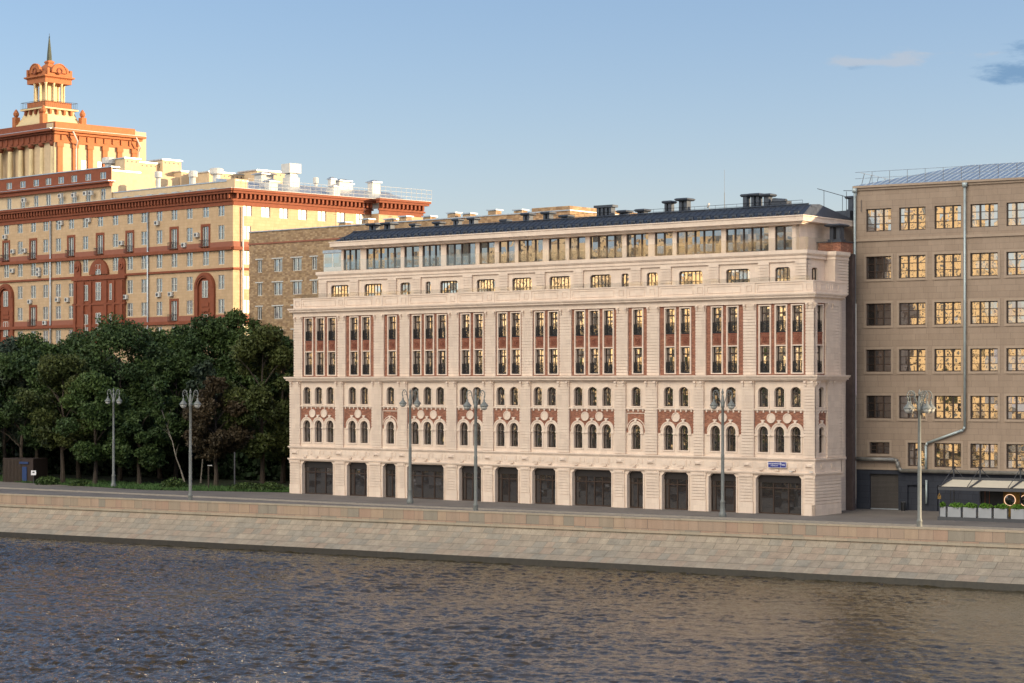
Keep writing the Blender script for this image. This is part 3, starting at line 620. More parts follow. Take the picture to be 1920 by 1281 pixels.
T['a'] = (tpl(archframe(hA, 'bronze', 2, (6.9,)).build('f')), paneme(hA, 'glass_low')); T['u'] = (tpl(archframe(hU, 'bronze', 2, (10.95,)).build('f')), paneme(hU, 'glass_low'))
for nm, z0, z1 in (('l', 12.86, 15.3), ('t', 16.52, 18.95)):
    m = MB(); bars(m, -.52, .52, z0, z1, 2, (z0 + 1.1,), 'bronze', edge=.08, wd=.045); m.box(-.44, .44, -.07, 0, z1 - .72, z1 - .58, 'bronze')
    T[nm] = (tpl(m.build('f')), paneme((-.52, .52, z0, z1, 'rect'), 'glass'))
gr = MB()
for z in (0, .08, .84, .98): gr.box(-.5, .5, -.02, .02, z, z + .03, 'black')
for i in range(8): x = -.49 + i * .14; gr.box(x - .012, x + .012, -.012, .012, .03, .98, 'black')
for cx_, cz_, r_ in ((0, .46, .22), (0, .46, .12), (-.32, .62, .13), (.32, .62, .13), (-.32, .3, .15), (.32, .3, .15), (-.16, .76, .07), (.16, .76, .07), (0, .16, .07)):
    gr.ring(cx_, cz_, r_ - .03, r_, -.02, .01, 0, 6.2832, 'black', 12)
gr.box(-.5, -.49, -.02, .12, 0, 1.0, 'black'); gr.box(-.5, .5, -.015, .03, 0, .1, 'black')
GR = tpl(gr.build('g'))
def put(name, key, x, y, rz=0, grille=None):
    fme, pme = T[key]; o = link(name, fme, H, (x, y, 0), rz); link('pane', pme, o, (0, .0, 0))
    if grille: link('balcony_grille', GR, o, (0, -.26, grille))
    return o
for i in range(12):
    for x in wins(i):
        put('arched_window', 'a', x, .52); put('segmental_window', 'u', x, .52)
        put('tall_window', 'l', x, Y4 + .46, grille=12.9); put('tall_window', 't', x, Y4 + .46, grille=16.55)
q = math.pi / 2
put('arched_window', 'a', PX1 - .52, cx, q); put('segmental_window', 'u', PX1 - .52, cx, q)
put('tall_window', 'l', X4 - .46, Y4 + cx - .2, q, 12.9); put('tall_window', 't', X4 - .46, Y4 + cx - .2, q, 16.55)
for a, b in S6:
    w_ = (b - a) / 2; h = (-w_, w_, 20.3, 22.55, 'round', .3 if b - a > 1 else .22); m = MB(); n = max(2, round((b - a) / .42)); pr = profile(h)
    bars(m, -w_, w_, 20.3, 22.2, n, (21.55,), 'bronze', wd=.05, top=False)
    m.box(-w_ + .22, w_ - .22, -.06, 0, 22.45, 22.55, 'bronze')
    for (p0, z0), (p1, z1) in zip(pr, pr[1:]): m.poly([(p0 * .93, -.06, z0 - .08), (p1 * .93, -.06, z1 - .08), (p1, -.06, z1), (p0, -.06, z0)], 'bronze')
    for i in range(1, n): c = -w_ + 2 * w_ * i / n; m.box(c - .03, c + .03, -.056, 0, 22.2, 22.46, 'bronze')
    o = m.build('attic_window', H); o.location = ((a + b) / 2, Y6 + .42, 0); p = MB(); p.poly(pane_poly(h), 'glass'); p.build('pane', o)
h = (-.55, .55, 20.3, 22.5, 'round', .3); m = MB(); bars(m, -.55, .55, 20.3, 22.45, 2, (21.55,), 'bronze'); o = m.build('attic_window', H); o.location = (X6b - .42, Y6 + 1.85, 0); o.rotation_euler = (0, 0, q); p = MB(); p.poly(pane_poly(h), 'glass'); p.build('pane', o)
for a, b, n in S7:
    m = MB(); w_ = (b - a) / 2; bars(m, -w_, w_, 24.25, 26.5, n, (), 'bronze', wd=.13, edge=.07, y0=-.1); o = m.build('glazed_panel', H); o.location = ((a + b) / 2, 4.22, 0)
    p = MB(); p.box(-w_, w_, .0, .03, 24.25, 26.5, 'glass_top'); p.build('pane', o)
for i, (a, b) in enumerate(SH):
    w_ = (b - a) / 2; h = (-w_, w_, 0, 3.54, 'cham', .3); m = MB(); m.box(-w_, w_, -.12, 0, 2.85, 3.54, 'fascia'); m.box(-w_, w_, -.06, 0, 0, .12, 'bronze')
    if NW[i] == 3: xs = [-w_ / 3, w_ / 3] if i != 7 else [-w_ * .42, 0, w_ * .42]
    elif NW[i] == 2: xs = [-w_ * .55, w_ * .5] if i in (1, 6) else [-w_ * .68, -.05, w_ * .68]
    else: xs = [0]
    for x in xs + [-w_ + .05, w_ - .05]: m.box(x - .05, x + .05, -.07, 0, .12, 2.85, 'bronze')
    m.box(-w_, w_, -.065, 0, 2.32, 2.42, 'bronze')
    o = m.build('shop_front', H); o.location = ((a + b) / 2, .58, 0); p = MB(); p.box(-w_, w_, 0, .03, 0, 2.9, 'glass_shop'); p.build('pane', o)
# glass railings and terraces
m = MB()
for i in range(34): x = 3.0 + i * 1.77; m.box(x, x + 1.74, 2.12, 2.14, 24.05, 25.25, 'clearglass')
m.build('terrace_railing', H)
m = MB()
for i in range(6): m.box(62.85, 62.87, 2.2 + i * 1.2, 3.37 + i * 1.2, 24.05, 25.25, 'clearglass')
m.build('terrace_railing', H)
m = MB()
for i in range(36): x = 1.0 + i * 1.75; m.box(x, x + 1.72, .95, .97, 21.1, 21.62, 'clearglass')
m.build('parapet_railing', H)
# roof: seamed metal, ridge, snow guard
m = MB(); x0, x1 = 3.3, 61.9
prf = [(3.15, 27.36), (3.5, 27.42), (5.6, 28.5), (7.2, 28.62), (13.2, 27.5)]
for (a, za), (b, zb) in zip(prf, prf[1:]):
    xa0, xa1 = x0 + max(0, (za - 27.36)) * .8, x1 - max(0, (za - 27.36)) * .35; xb0, xb1 = x0 + max(0, (zb - 27.36)) * .8, x1 - max(0, (zb - 27.36)) * .35
    m.poly([(xa0, a, za), (xa1, a, za), (xb1, b, zb), (xb0, b, zb)], 'roofmetal')
m.poly([(x1 - max(0, z - 27.36) * .35, y, z) for y, z in prf], 'roofmetal'); m.poly([(x0 + max(0, z - 27.36) * .8, y, z) for y, z in prf][::-1], 'roofmetal')
for i in range(92):
    x = x0 + .9 + i * .625
    if x < x1 - .6: m.bar((x, 3.5, 27.44), (x, 5.6, 28.52), .035, 'roofmetal', 4)
for i in range(60):
    x = x0 + .8 + i * .96; m.box(x, x + .5, 3.7, 3.85, 27.5, 27.78, 'roofmetal'); m.box(x + .1, x + .3, 3.6, 3.7, 27.48, 27.6, 'black')
m.bar((x0 + .5, 3.75, 27.85), (x1 - .5, 3.75, 27.85), .03, 'roofmetal', 4); m.bar((x0 + 1, 5.5, 28.56), (x1 - .6, 5.5, 28.56), .07, 'roofmetal', 5)
for i in range(28): x = x1 - .3 + .0; y = 5.5 + i * .27; m.box(x - .2, x + .02, y, y + .03, 27.36, 27.36 + max(.03, 1.0 - i * .036), 'roofmetal')
m.build('roof', H)
def fr_x(px, y_=7.0):   # facade coordinate of a sight line, used once to lay out the roof furniture
    L = (-24.2 + y_ * .6149, 226.2 + y_ * .7886); t = (px - 960) / 3900; return (t * L[1] - L[0]) / (.7886 + t * .6149)
def vent(x, y, z, w_, d, h, n, parent, k='roofmetal'):
    m = MB()
    for i in range(n): c = x - w_ / 2 + (i + .5) * w_ / n; m.box(c - w_ / n * .28, c + w_ / n * .28, y - d / 2, y + d / 2, z, z + h, k)
    m.box(x - w_ / 2, x + w_ / 2, y - d / 2 - .02, y + d / 2 + .02, z, z + h * .15, k)
    zt = z + h; m.lathe(x, y, [(w_ * .52, zt), (w_ * .62, zt + .12), (w_ * .62, zt + .2), (w_ * .5, zt + .27)], k, sq=True) if w_ < 1.5 else m.box(x - w_ * .58, x + w_ * .58, y - d * .7, y + d * .7, zt, zt + .24, k)
    return m.build('roof_vent', parent)
for px, w_, h, n in ((702, 1.2, .75, 2), (730, 1.2, .75, 2), (778, .8, .45, 2), (823, .9, .5, 2), (858, .8, .7, 2), (888, .9, .7, 2), (948, .8, .3, 1), (990, 1.0, .8, 2), (1028, 1.0, .8, 2), (1062, 1.0, .35, 2),
                    (1136, 2.0, 1.1, 4), (1171, 1.0, .45, 2), (1205, 1.0, .45, 2), (1255, .9, 1.1, 2), (1284, 1.2, 1.25, 2), (1400, .75, 1.25, 1), (1419, 1.1, 1.25, 2), (1440, 1.0, 1.15, 1)):
    vent(fr_x(px), 7.0, 28.45, w_, .7, h, n, H)
m = MB(); m.box(fr_x(1446), fr_x(1478), 6.7, 7.6, 28.5, 29.1, 'roofmetal'); m.bar((fr_x(1450), 7, 29.15), (fr_x(1474), 7, 29.0), .3, 'roofmetal', 8); m.build('roof_vent', H)
m = MB(); m.box(fr_x(1228), fr_x(1310), 6.6, 8, 28.4, 28.75, 'roofmetal'); m.box(fr_x(1110), fr_x(1160), 6.6, 8, 28.4, 28.7, 'roofmetal'); m.build('roof_plinth', H)
m = MB(); xa = fr_x(1348); m.bar((xa, 8, 28.4), (xa, 8, 30.4), .03, 'darkgrey', 5); m.bar((xa, 8, 30.4), (xa, 8, 32.6), .012, 'darkgrey', 5); m.build('antenna_mast', H)
m = MB(); xa = fr_x(1320); m.bar((xa, 8, 28.4), (xa, 8, 29.0), .03, 'white', 5); m.bar((xa, 7.9, 29.2), (xa - .1, 7.8, 29.25), .25, 'white', 10); m.build('dish_aerial', H)
m = MB()
for i in range(26): x = 30 + i * 1.2; m.bar((x, 6.6, 28.5), (x, 6.6, 29.05), .015, 'black', 4)
m.bar((30, 6.6, 29.05), (60, 6.6, 29.05), .018, 'black', 4); m.bar((30, 6.6, 28.8), (60, 6.6, 28.8), .012, 'black', 4)
m.build('roof_railing', H)
m = MB(); # rear roof block, walkway railing and stacks by the neighbour
m.box(50, 60.2, 15, 22, 19.9, 27.3, 'stone_plain'); m.box(49.5, 60.5, 14.8, 22.5, 27.3, 28.6, 'roofmetal')
m.build('rear_roof_block', H)
m = MB(); P_ = [(60.5, 9, 29.9), (61.2, 12, 29.2), (62, 15, 28.7)]
m.tube([(58.5, 12, 30.6), (62.5, 13, 29.3), (65, 14, 28.7)], .03, 'darkgrey', 4); m.tube([(60.5, 13.5, 30.4), (65.5, 13.6, 30.1), (67, 13.7, 30.05)], .03, 'darkgrey', 4)
for i in range(5): x = 60.8 + i * 1.3; m.bar((x, 13.55, 28.3), (x, 13.55, 30.3 - i * .05), .03, 'darkgrey', 4)
for i in range(3): x = 59 + i * 2; m.bar((x, 12.4, 28.2), (x, 12.4, 30.4 - i * .55), .03, 'darkgrey', 4)
m.build('walkway_railing', H)
vent(60.1, 16, 28.6, .9, .8, 1.2, 1, H)
m = MB(); m.box(61.3, 63.7, 7.2, 9.5, 24.06, 25.0, 'redbrick'); m.box(61.2, 63.8, 7.1, 9.55, 25.0, 25.1, 'roofmetal'); m.build('brick_stack_base', H); vent(62.9, 7.9, 25.1, 1.4, .8, 1.35, 2, H)
m = MB(); m.box(60.0, 63.6, 9.6, 10.2, 0, 24.0, 'gapshade'); m.build('rear_wall', H)
# address plate on the band
sg = MB(); sg.box(-.95, .95, -.06, 0, -.27, .27, 'signwhite'); sg.box(-.92, .92, -.075, -.06, -.24, .24, 'navysign'); sg.box(.36, .38, -.08, -.075, -.24, .24, 'signwhite')
sign = sg.build('address_plate', H); sign.location = (61.3, -.17, 4.52)
def text(s_, size, loc, parent, k, font_off=0):
    cu = bpy.data.curves.new('t', 'FONT'); cu.body = s_; cu.size = size; cu.align_x = 'CENTER'; cu.align_y = 'CENTER'; cu.offset = font_off
    o = bpy.data.objects.new('t', cu); COL.objects.link(o); bpy.context.view_layer.update()
    me = bpy.data.meshes.new_from_object(o.evaluated_get(bpy.context.evaluated_depsgraph_get())); bpy.data.objects.remove(o)
    me.materials.clear(); me.materials.append(M[k]); t = link('lettering', me, parent, loc); t.rotation_euler = (R(90), 0, 0); return t
text('КОСМОДАМИАНСКАЯ', .135, (-.28, -.082, .08), sign, 'signwhite', .004); text('НАБЕРЕЖНАЯ', .11, (-.28, -.082, -.10), sign, 'signwhite', .002); text('4/22', .2, (.65, -.082, 0), sign, 'signwhite', .005)
# floodlights on the corner and cornice
m = MB()
for x, y, z in ((62.6, -.35, 3.9), (64.7, -.35, 3.9)): m.box(x, x + .3, y, y + .12, z, z + .1, 'white')
m.build('floodlight', H)

# ------------------------------------------------------------ taupe block on the right
RA = math.atan2(-.521, .8536)
Rb = thing('office_building', 'taupe rendered block with dark gridded windows and pale blue metal roof at the right', 'building', (32.7, 197.6, 0), RA)
LR = 108.0; cols = [1.04, 4.36, 7.87, 11.35]; cw = 2.56
xs_ = [(1.0, 3.5), (4.28, 6.88), (7.75, 10.32), (11.2, 13.8)] + [(14.6 + i * 3.5, 17.2 + i * 3.5) for i in range(26)]
rows = [(26.25, 28.4), (21.75, 23.9), (17.35, 19.45), (13.0, 15.1), (8.6, 10.75)]
holes = [(a, b, z0, z1, 'rect') for z0, z1 in rows for a, b in xs_]
top_h = [(a, b, 26.15, 28.35, 'rect') for a, b in xs_]
low = [(1.35, 3.35, 5.25, 6.35, 'rect'), (5.15, 6.85, 4.15, 6.35, 'rect')] + [(a, b, 4.1, 6.35, 'rect') for a, b in xs_[2:]]
m = MB(); allh = holes + low
wall(m, 0, LR, 3.85, 30.2, 0, allh, .3, 'taupe', 'taupe_trim')
for h in allh:
    if h[2] > 25: continue
    w1 = .22
    m.box(h[0] - w1, h[0], -.05, 0, h[2] - w1, h[3] + w1, 'taupe_trim', 'k'); m.box(h[1], h[1] + w1, -.05, 0, h[2] - w1, h[3] + w1, 'taupe_trim', 'k')
    m.box(h[0], h[1], -.05, 0, h[3], h[3] + w1, 'taupe_trim', 'k'); m.box(h[0], h[1], -.09, 0, h[2] - w1, h[2], 'taupe_trim', 'k')
m.box(0, LR, -.14, 0, 25.35, 25.6, 'taupe_trim', 'k'); m.box(0, LR, -.06, 0, 3.75, 3.95, 'taupe_trim', 'k')
m.box(-.1, LR, -.15, .5, 30.2, 30.42, 'taupe_trim'); m.box(-.25, LR, -.32, .5, 30.42, 30.62, 'taupe_trim')
m.poly([(0, 18, 0), (0, 0, 0), (0, 0, 30.2), (0, 18, 30.2)], 'taupe'); m.box(.4, LR, .7, 18, 0, 30.2, 'taupe', 'fl')
wall(m, 0, LR, 0, 3.75, .02, [(1.35, 4.2, 0, 3.35, 'rect'), (5.1, 6.9, 0, 2.4, 'rect'), (8.0, 10.4, 0, 2.4, 'rect')], .35, 'navy', sill=False)
m.build('wall', Rb)
fm = {}
def gridwin(h, parent, kf, kg, y=.3, nx=3, nz=3, name='window', mull=.14, bar=.06):
    key = (round(h[1] - h[0], 2), round(h[3] - h[2], 2), kf, kg, nx, nz)
    edge = .06 if kf == 'whiteframe' else .09
    if key not in fm:
        w_, hh = (h[1] - h[0]) / 2, h[3] - h[2]; a = MB(); bars(a, -w_, w_, 0, hh, nx, [hh * i / nz for i in range(1, nz)], kf, wd=bar, edge=edge, y0=-.08)
        for i in range(1, nx): c = -w_ + 2 * w_ * i / nx; a.box(c - mull / 2, c + mull / 2, -.1, 0, .09, hh - .09, kf)
        p = MB(); p.poly([(-w_, 0, 0), (w_, 0, 0), (w_, 0, hh), (-w_, 0, hh)], kg); fm[key] = (tpl(a.build('f')), tpl(p.build('p')))
    f, p = fm[key]; o = link(name, f, parent, ((h[0] + h[1]) / 2, y, h[2])); link('pane', p, o); return o
for h in allh:
    if h[0] > 48: continue
    gridwin(h, Rb, 'bronze', 'glass_old', .26)
p = MB()
for h in allh:
    if h[0] > 48: p.poly([(h[0], .27, h[2]), (h[1], .27, h[2]), (h[1], .27, h[3]), (h[0], .27, h[3])], 'glass_old')
o = p.build('distant_panes', Rb); o['kind'] = 'stuff'
m = MB(); m.box(1.35, 4.2, .3, .36, .1, 3.35, 'shutter'); m.box(1.35, 4.2, .26, .36, 0, .1, 'zinc'); m.build('garage_shutter', Rb)
for a, b in ((5.1, 6.9), (8.0, 10.4)):
    m = MB(); m.box(a, b, .3, .36, 0, 2.4, 'navy'); m.box((a + b) / 2 - .02, (a + b) / 2 + .02, .27, .3, 0, 2.4, 'black'); m.build('door', Rb)
m = MB(); zr = 30.62
m.poly([(-.25, -.32, zr), (LR, -.32, zr), (LR, 8, 32.9), (8.2, 8, 32.9)], 'blueroof'); m.poly([(-.25, 18, zr), (-.25, -.32, zr), (8.2, 8, 32.9)], 'blueroof'); m.poly([(LR, -.32, zr), (LR, 18, zr), (LR, 8, 32.9)], 'blueroof'); m.poly([(LR, 18, zr), (-.25, 18, zr), (8.2, 8, 32.9), (LR, 8, 32.9)], 'blueroof')
for i in range(170):
    x = .3 + i * .62; f = min(1, (x + .25) / 8.45); m.bar((x, -.3, zr + .02), (x, -.32 + 8.32 * f, zr + .03 + 2.28 * f), .025, 'blueroof', 4)
m.build('roof', Rb)
m = MB()
for i in range(60):
    x = 1.5 + i * 1.75; m.bar((x, .25, zr + .1), (x, .25, zr + 1.35), .022, 'darkgrey', 4)
for z in (.75, 1.35): m.bar((-.2, .25, zr + z), (LR, .25, zr + z), .022, 'zinc', 4)
for i in range(5): y = 1.2 + i * 1.8; m.bar((.0, y, zr), (.35, y, zr + 1.3), .03, 'darkgrey', 4)
m.bar((.35, .25, zr + 1.3), (.35, 9, zr + 1.3), .025, 'zinc', 4)
m.build('roof_railing', Rb)
for x in (-.05, 10.75, 31.7):
    m = MB()
    if x < 1 or x > 20: pts = [(x, -.25, 30.2), (x, -.25, .5)]
    else: pts = [(x, -.25, 30.2), (x, -.25, 7.9), (x - .15, -.25, 7.6), (x - 3.6, -.25, 6.35), (x - 3.75, -.25, 6.1), (x - 3.75, -.25, 3.9)]
    m.tube(pts, .12, 'ironblue', 8); m.bar((x, -.25, 30.0), (x, -.25, 30.4), .24, 'ironblue', 8, .28)
    if 1 < x < 20: m.bar((7.05, -.25, 2.9), (7.05, -.25, .7), .1, 'ironblue', 8)
    m.build('downpipe', Rb, True)
m = MB(); m.tube([(-1.6, -.4, 3.0), (-1.1, -.4, 3.1), (-.9, -.4, 4.4), (-.6, -.4, 4.75), (4.0, -.4, 4.75), (4.25, -.4, 4.6), (4.35, -.4, 3.95), (4.7, -.4, 3.72), (60, -.4, 3.72)], .19, 'duct', 10)
m.tube([(-1.8, -.55, 3.05), (-1.35, -.55, 3.1), (-1.15, -.55, 4.5), (-.7, -.5, 4.6)], .11, 'zinc', 8)
m.build('insulated_duct', Rb, True)
gt = MB(); gt.box(-1.72, -.22, .0, .12, 0, 3.25, 'black'); gt.box(-1.72, -1.62, -.05, 0, 0, 3.25, 'darkgrey'); gt.box(-.3, -.22, -.05, 0, 0, 3.25, 'darkgrey'); gt.box(-1.72, -.22, -.05, 0, 3.15, 3.25, 'darkgrey')
for x in (-1.3, -.6): gt.box(x, x + .06, -.04, 0, 1.65, 1.71, 'white')
o = gt.build('side_gate'); o.location = (32.7, 197.6, 0); o.rotation_euler = (0, 0, RA); tag(o, 'black metal gate closing the gap between the cream building and the taupe block', 'gate')
lb = MB(); lb.lathe(0, 0, [(.16, 0), (.2, .05), (.22, .75), (.19, .78)], 'black', 12); lb.box(-.2, .2, -.15, .15, .78, .86, 'darkgrey')
wc = lambda x, y: (32.7 + x * .8536 + y * .521, 197.6 - x * .521 + y * .8536)
o = lb.build('litter_bin'); o.location = (*wc(5.0, -.8), 0); tag(o, 'small black litter bin by the dark wall, right of the garage shutter', 'litter bin')

# terrace pavilion -----------------------------------------------------
tp = thing('terrace_pavilion', 'street cafe terrace with cream sloping awning on dark masts over a raised platform', 'cafe terrace', (*wc(12.5, -12), 0), RA)
m = MB(); m.box(-.1, 17, -.1, 3.2, 0, .3, 'darkgrey'); m.build('platform', tp)
ms = [.35, 2.75, 6.35, 9.9, 13.5, 17]
for a, b in zip([0] + ms[1:], ms[1:] + [17.2]):
    if b - a < .5: continue
    m = MB(); m.poly([(a + .12, .05, 2.86), (b - .1, .05, 2.86), (b - .1, 2.6, 3.42), (a + .12, 2.6, 3.42)], 'awning'); m.poly([(a + .12, 2.6, 3.39), (b - .1, 2.6, 3.39), (b - .1, .05, 2.83), (a + .12, .05, 2.83)], 'awning'); m.build('awning', tp)
m = MB(); m.box(-.05, 17.2, -.06, .04, 2.62, 2.86, 'darkgrey'); m.box(-.05, 17.2, -.03, .09, 2.86, 2.92, 'black'); m.box(.2, 17.2, 2.6, 2.95, 3.3, 3.62, 'darkgrey')
for x in [0] + ms[1:]:
    m.bar((x, 0, 2.88), (x + .2, 2.7, 3.52), .09, 'darkgrey', 4)
for x in ms: m.bar((x, 2.8, 0.3), (x, 2.8, 4.5), .07, 'darkgrey', 6); m.box(x - .13, x + .13, 2.67, 2.93, 4.4, 4.6, 'black'); m.bar((x, 2.8, 4.5), (x - .3, .3, 2.95), .035, 'darkgrey', 5); m.bar((x, 2.8, 4.5), (x + .7, 3.2, 3.6), .035, 'darkgrey', 5)
for x in (0.05, 7.6, 15.2): m.bar((x, .0, .3), (x, .0, 2.7), .03, 'darkgrey', 6)
m.build('frame', tp)
m = MB(); m.box(2.7, 4.75, 3.0, 3.1, .3, 3.3, 'black'); m.box(3.1, 3.14, 2.97, 3.0, .3, 2.5, 'relief'); m.box(3.5, 3.54, 2.97, 3.0, .6, 2.5, 'relief'); m.box(7.3, 17, 3.0, 3.1, .3, 3.3, 'black'); m.build('dark_door', tp)
m = MB(); m.box(4.75, 7.3, 3.0, 3.1, .3, 3.3, 'gold'); m.build('gold_panel', tp)
for x in (5.35, 6.75):
    m = MB(); m.ring(x, 1.75, 0, .46, 2.96, 2.98, 0, 6.2832, 'mirror', 24); m.ring(x, 1.75, .46, .505, 2.93, 3.0, 0, 6.2832, 'ringlight', 24); m.build('round_mirror', tp)
m = MB(); m.poly([(-.13, -.05, 2.02), (.23, -.05, 2.02), (.05, -.05, 2.36)], 'gold'); m.box(-.1, .2, -.045, -.03, 1.84, 1.98, 'gold'); m.box(-.0, .1, -.07, -.05, 2.06, 2.2, 'black'); m.build('warning_sign', tp)
def leaves(cx_, cy_, cz_, rx, ry, rz_, n, size, rs, droop=0):
    v = []
    for i in range(n):
        d = rs.normal(size=3); d /= np.linalg.norm(d); r = rs.rand() ** .4
        v.append((cx_ + d[0] * rx * r, cy_ + d[1] * ry * r, cz_ + d[2] * rz_ * r))
    return v
def planter(name, x, wd, lab):
    t = thing(name, lab, 'planter', (*wc(12.5 + x, -12 + .28), .3), RA, 'grey planters along the cafe terrace')
    m = MB(); m.box(-wd / 2, wd / 2, -.22, .22, 0, .86, 'planter'); m.box(-wd / 2 + .05, wd / 2 - .05, -.17, .17, .84, .88, 'soil'); m.build('box', t)
    rs = np.random.RandomState(int(x * 31) + 3); m = MB()
    k = rs.uniform(-.2, .2)
    for (px, py, pz) in leaves(k * wd, -.05, 1.0, wd * .55, .32, .27, 420, .1, rs):
        if pz < .62: continue
        a = rs.rand(3) * 6.28; s_ = .05 + .05 * rs.rand(); u = Vector((math.cos(a[0]), math.sin(a[0]), math.sin(a[1]) * .7)) * s_; w2 = Vector((-math.sin(a[0]), math.cos(a[2]), math.cos(a[1]))) * s_ * .6; c = Vector((px, py, pz))
        m.poly([c - u, c + w2, c + u, c - w2], 'leafbright')
    m.build('plant', t)
for i, (x, wd, lab) in enumerate([(.32, .5, 'narrow grey planter at the left end of the cafe terrace'), (1.35, 1.15, 'grey planter next to the narrow one at the left of the terrace'), (2.72, 1.15, 'grey planter in front of the dark wall, third from the terrace left end'), (4.08, 1.15, 'grey planter below the dark door, fourth along the terrace'),
                             (5.45, 1.15, 'grey planter below the left round mirror'), (6.95, 1.15, 'grey planter below the right round mirror, cut by the photo edge'), (8.35, 1.15, 'grey planter just beyond the right round mirror'), (9.75, 1.15, 'grey planter at the far right part of the terrace')]):
    planter('planter', x, wd, lab)

# ------------------------------------------------------------ brown brick block behind
BA = math.atan2(-.6401, .7683)
Bk = thing('brick_building', 'plain brown brick apartment block standing between the ochre building and the cream one', 'building', (-33.5, 265, 0), BA)
m = MB(); LB = 52.0
bw = []
for z in (26.05, 23.1, 20.1, 17.1, 14.1):
    for c, w_ in ((1.95, .85), (5.3, 1.55), (8.7, 1.6), (11.75, .9)): bw.append((c - w_ / 2, c + w_ / 2, z, z + 1.6, 'rect'))
    bw.append((15.0, 16.6, z, z + 1.6, 'rect'))
wall(m, 0, LB, 0, 31.2, 0, bw, .22, 'brownbrick')
m.box(0, LB, .5, 13, 0, 31.2, 'brownbrick', 'f'); m.poly([(LB, .5, 0), (LB, 0, 0), (LB, 0, 31.2), (LB, .5, 31.2)][::-1], 'brownbrick'); m.poly([(0, .5, 0), (0, 0, 0), (0, 0, 31.2), (0, .5, 31.2)], 'brownbrick')
m.box(-.05, LB + .05, -.1, 13.1, 29.62, 29.8, 'pink'); m.box(-.1, LB + .1, -.12, 13.1, 31.2, 31.32, 'zinc')
m.box(46.5, LB, 0, 13, 31.32, 31.75, 'brownbrick')
m.build('wall', Bk)
for h in bw: gridwin(h, Bk, 'whiteframe', 'glass_apt', .2, nx=2, nz=1, mull=.08)
for h in bw: m = MB(); m.box(h[0] - .35, h[1] + .2, -.04, 0, h[3] + .02, h[3] + .16, 'white', 'k'); m.build('lintel', Bk)
m = MB(); m.box(14.6, 17.6, -1.2, 0, 25.2, 27.9, 'whiteframe', 'k'); m.box(14.5, 17.7, -1.3, 0, 27.9, 28.25, 'zinc'); m.box(14.75, 16.0, -1.22, -1.2, 26.2, 27.8, 'glass_old'); m.box(16.2, 17.5, -1.22, -1.2, 26.2, 27.8, 'glass_old'); m.build('glazed_balcony', Bk)
for i in range(9): # roof ventilation boxes
    x = 14 + i * 3.4 + (i % 3) * .5; m = MB(); m.box(x, x + 1.2, 2.0, 3.0, 31.3, 31.3 + .5 + .2 * (i % 2), 'brownbrick'); m.box(x - .15, x + 1.35, 1.85, 3.15, 31.85 + .2 * (i % 2), 31.98 + .2 * (i % 2), 'zinc'); m.build('roof_vent', Bk)
m = MB()
for x, h in ((13.5, 2.2), (18.4, 2.6), (22.7, 1.2)): m.bar((x, 2, 31.3), (x, 2, 31.3 + h), .03, 'darkgrey', 4); m.bar((x - .4, 2, 31.2 + h * .8), (x + .4, 2, 31.2 + h * .8), .02, 'darkgrey', 4)
m.build('aerial', Bk)

# ------------------------------------------------------------ ochre and red tower block on the left
OA = math.atan2(-.6724, .7402); OB = math.atan2(.6811, .7321) - OA
Oc = thing('ochre_building', 'tall ochre and terracotta apartment building with colonnaded tower, lantern and spire', 'building', (-39.3, 293, 0), OA)
LA = 100.0
us = [2.55, 5.99, 9.62, 13.11, 16.57, 20.18, 23.53, 27.09, 30.8, 34.54, 38.1, 41.48, 44.79, 48.05, 51.63, 55.35, 58.9, 62.4]
us = us[::-1]            # left to right: index 2.. are the ones inside the photo
mA = MB(); rd = MB(); X = lambda u: -u
rz = [35.75, 32.45, 28.9, 25.4, 22.0, 18.3]
hs_ = []; tall = []
n_in = len(us)
for r_, z in enumerate(rz):
    for i, u in enumerate(us):
        if u < 7.5 and u > 5 and r_ in (3, 4): continue
        if 24.8 < u < 36.8 and r_ in (3, 4): continue
        if r_ == 2 and 30 < u < 31.5: continue
        j = i - 2
        if (r_ == 1 and j in (0, 2, 5, 7, 9, 12, 14)) or (r_ == 4 and j in (2, 12)): tall.append((X(u) - .68, X(u) + .68, z - .95, z + 2.0, 'rect'))
        elif r_ == 0 and j in (4, 5, 6, 7): hs_.append((X(u) - .68, X(u) + .68, z, z + 2.0, 'seg', .25))
        else: hs_.append((X(u) - .68, X(u) + .68, z, z + 2.0, 'rect'))
wall(mA, -LA, 0, 0, 37.3, 0, hs_ + tall, .22, 'yellow')
mA.build('wall', Oc)
for h in tall:
    w1 = .35; rd.box(h[0] - w1, h[0], -.08, 0, h[2] - .1, h[3] + .35, 'red', 'k'); rd.box(h[1], h[1] + w1, -.08, 0, h[2] - .1, h[3] + .35, 'red', 'k'); rd.box(h[0], h[1], -.08, 0, h[3], h[3] + .35, 'red', 'k')
fB = (0, 0, OB); wB = MB(fB); rB = MB(fB); L1 = 25.0
ub = [2.5, 5.7, 8.9, 12.25, 15.8, 19.3, 22.9]
hB = [(u - .75, u + .75, z, z + 1.9, 'rect') for z in rz[:1] for u in ub] + [(u - .6, u + .6, z, z + 1.9, 'rect') for z in rz[1:] for u in ub[:1] + ub[3:]]
wall(wB, 0, L1, 0, 37.3, 0, hB, .22, 'yellow'); wB.box(L1, L1 + 8.6, -1.8, 8, 0, 37.3, 'yellow', 'b')
wB.build('side_wall', Oc)
mass = MB(); mass.poly([(-LA, 16, 0), (-LA, 0, 0), (-LA, 0, 39), (-LA, 16, 39)], 'yellow'); mass.poly([(0, .3, 39.4), (2.1, 24.9, 39.4), (2.1, 36, 39.4), (-LA, 36, 39.4), (-LA, .3, 39.4)], 'zinc')
mass.build('roof', Oc)
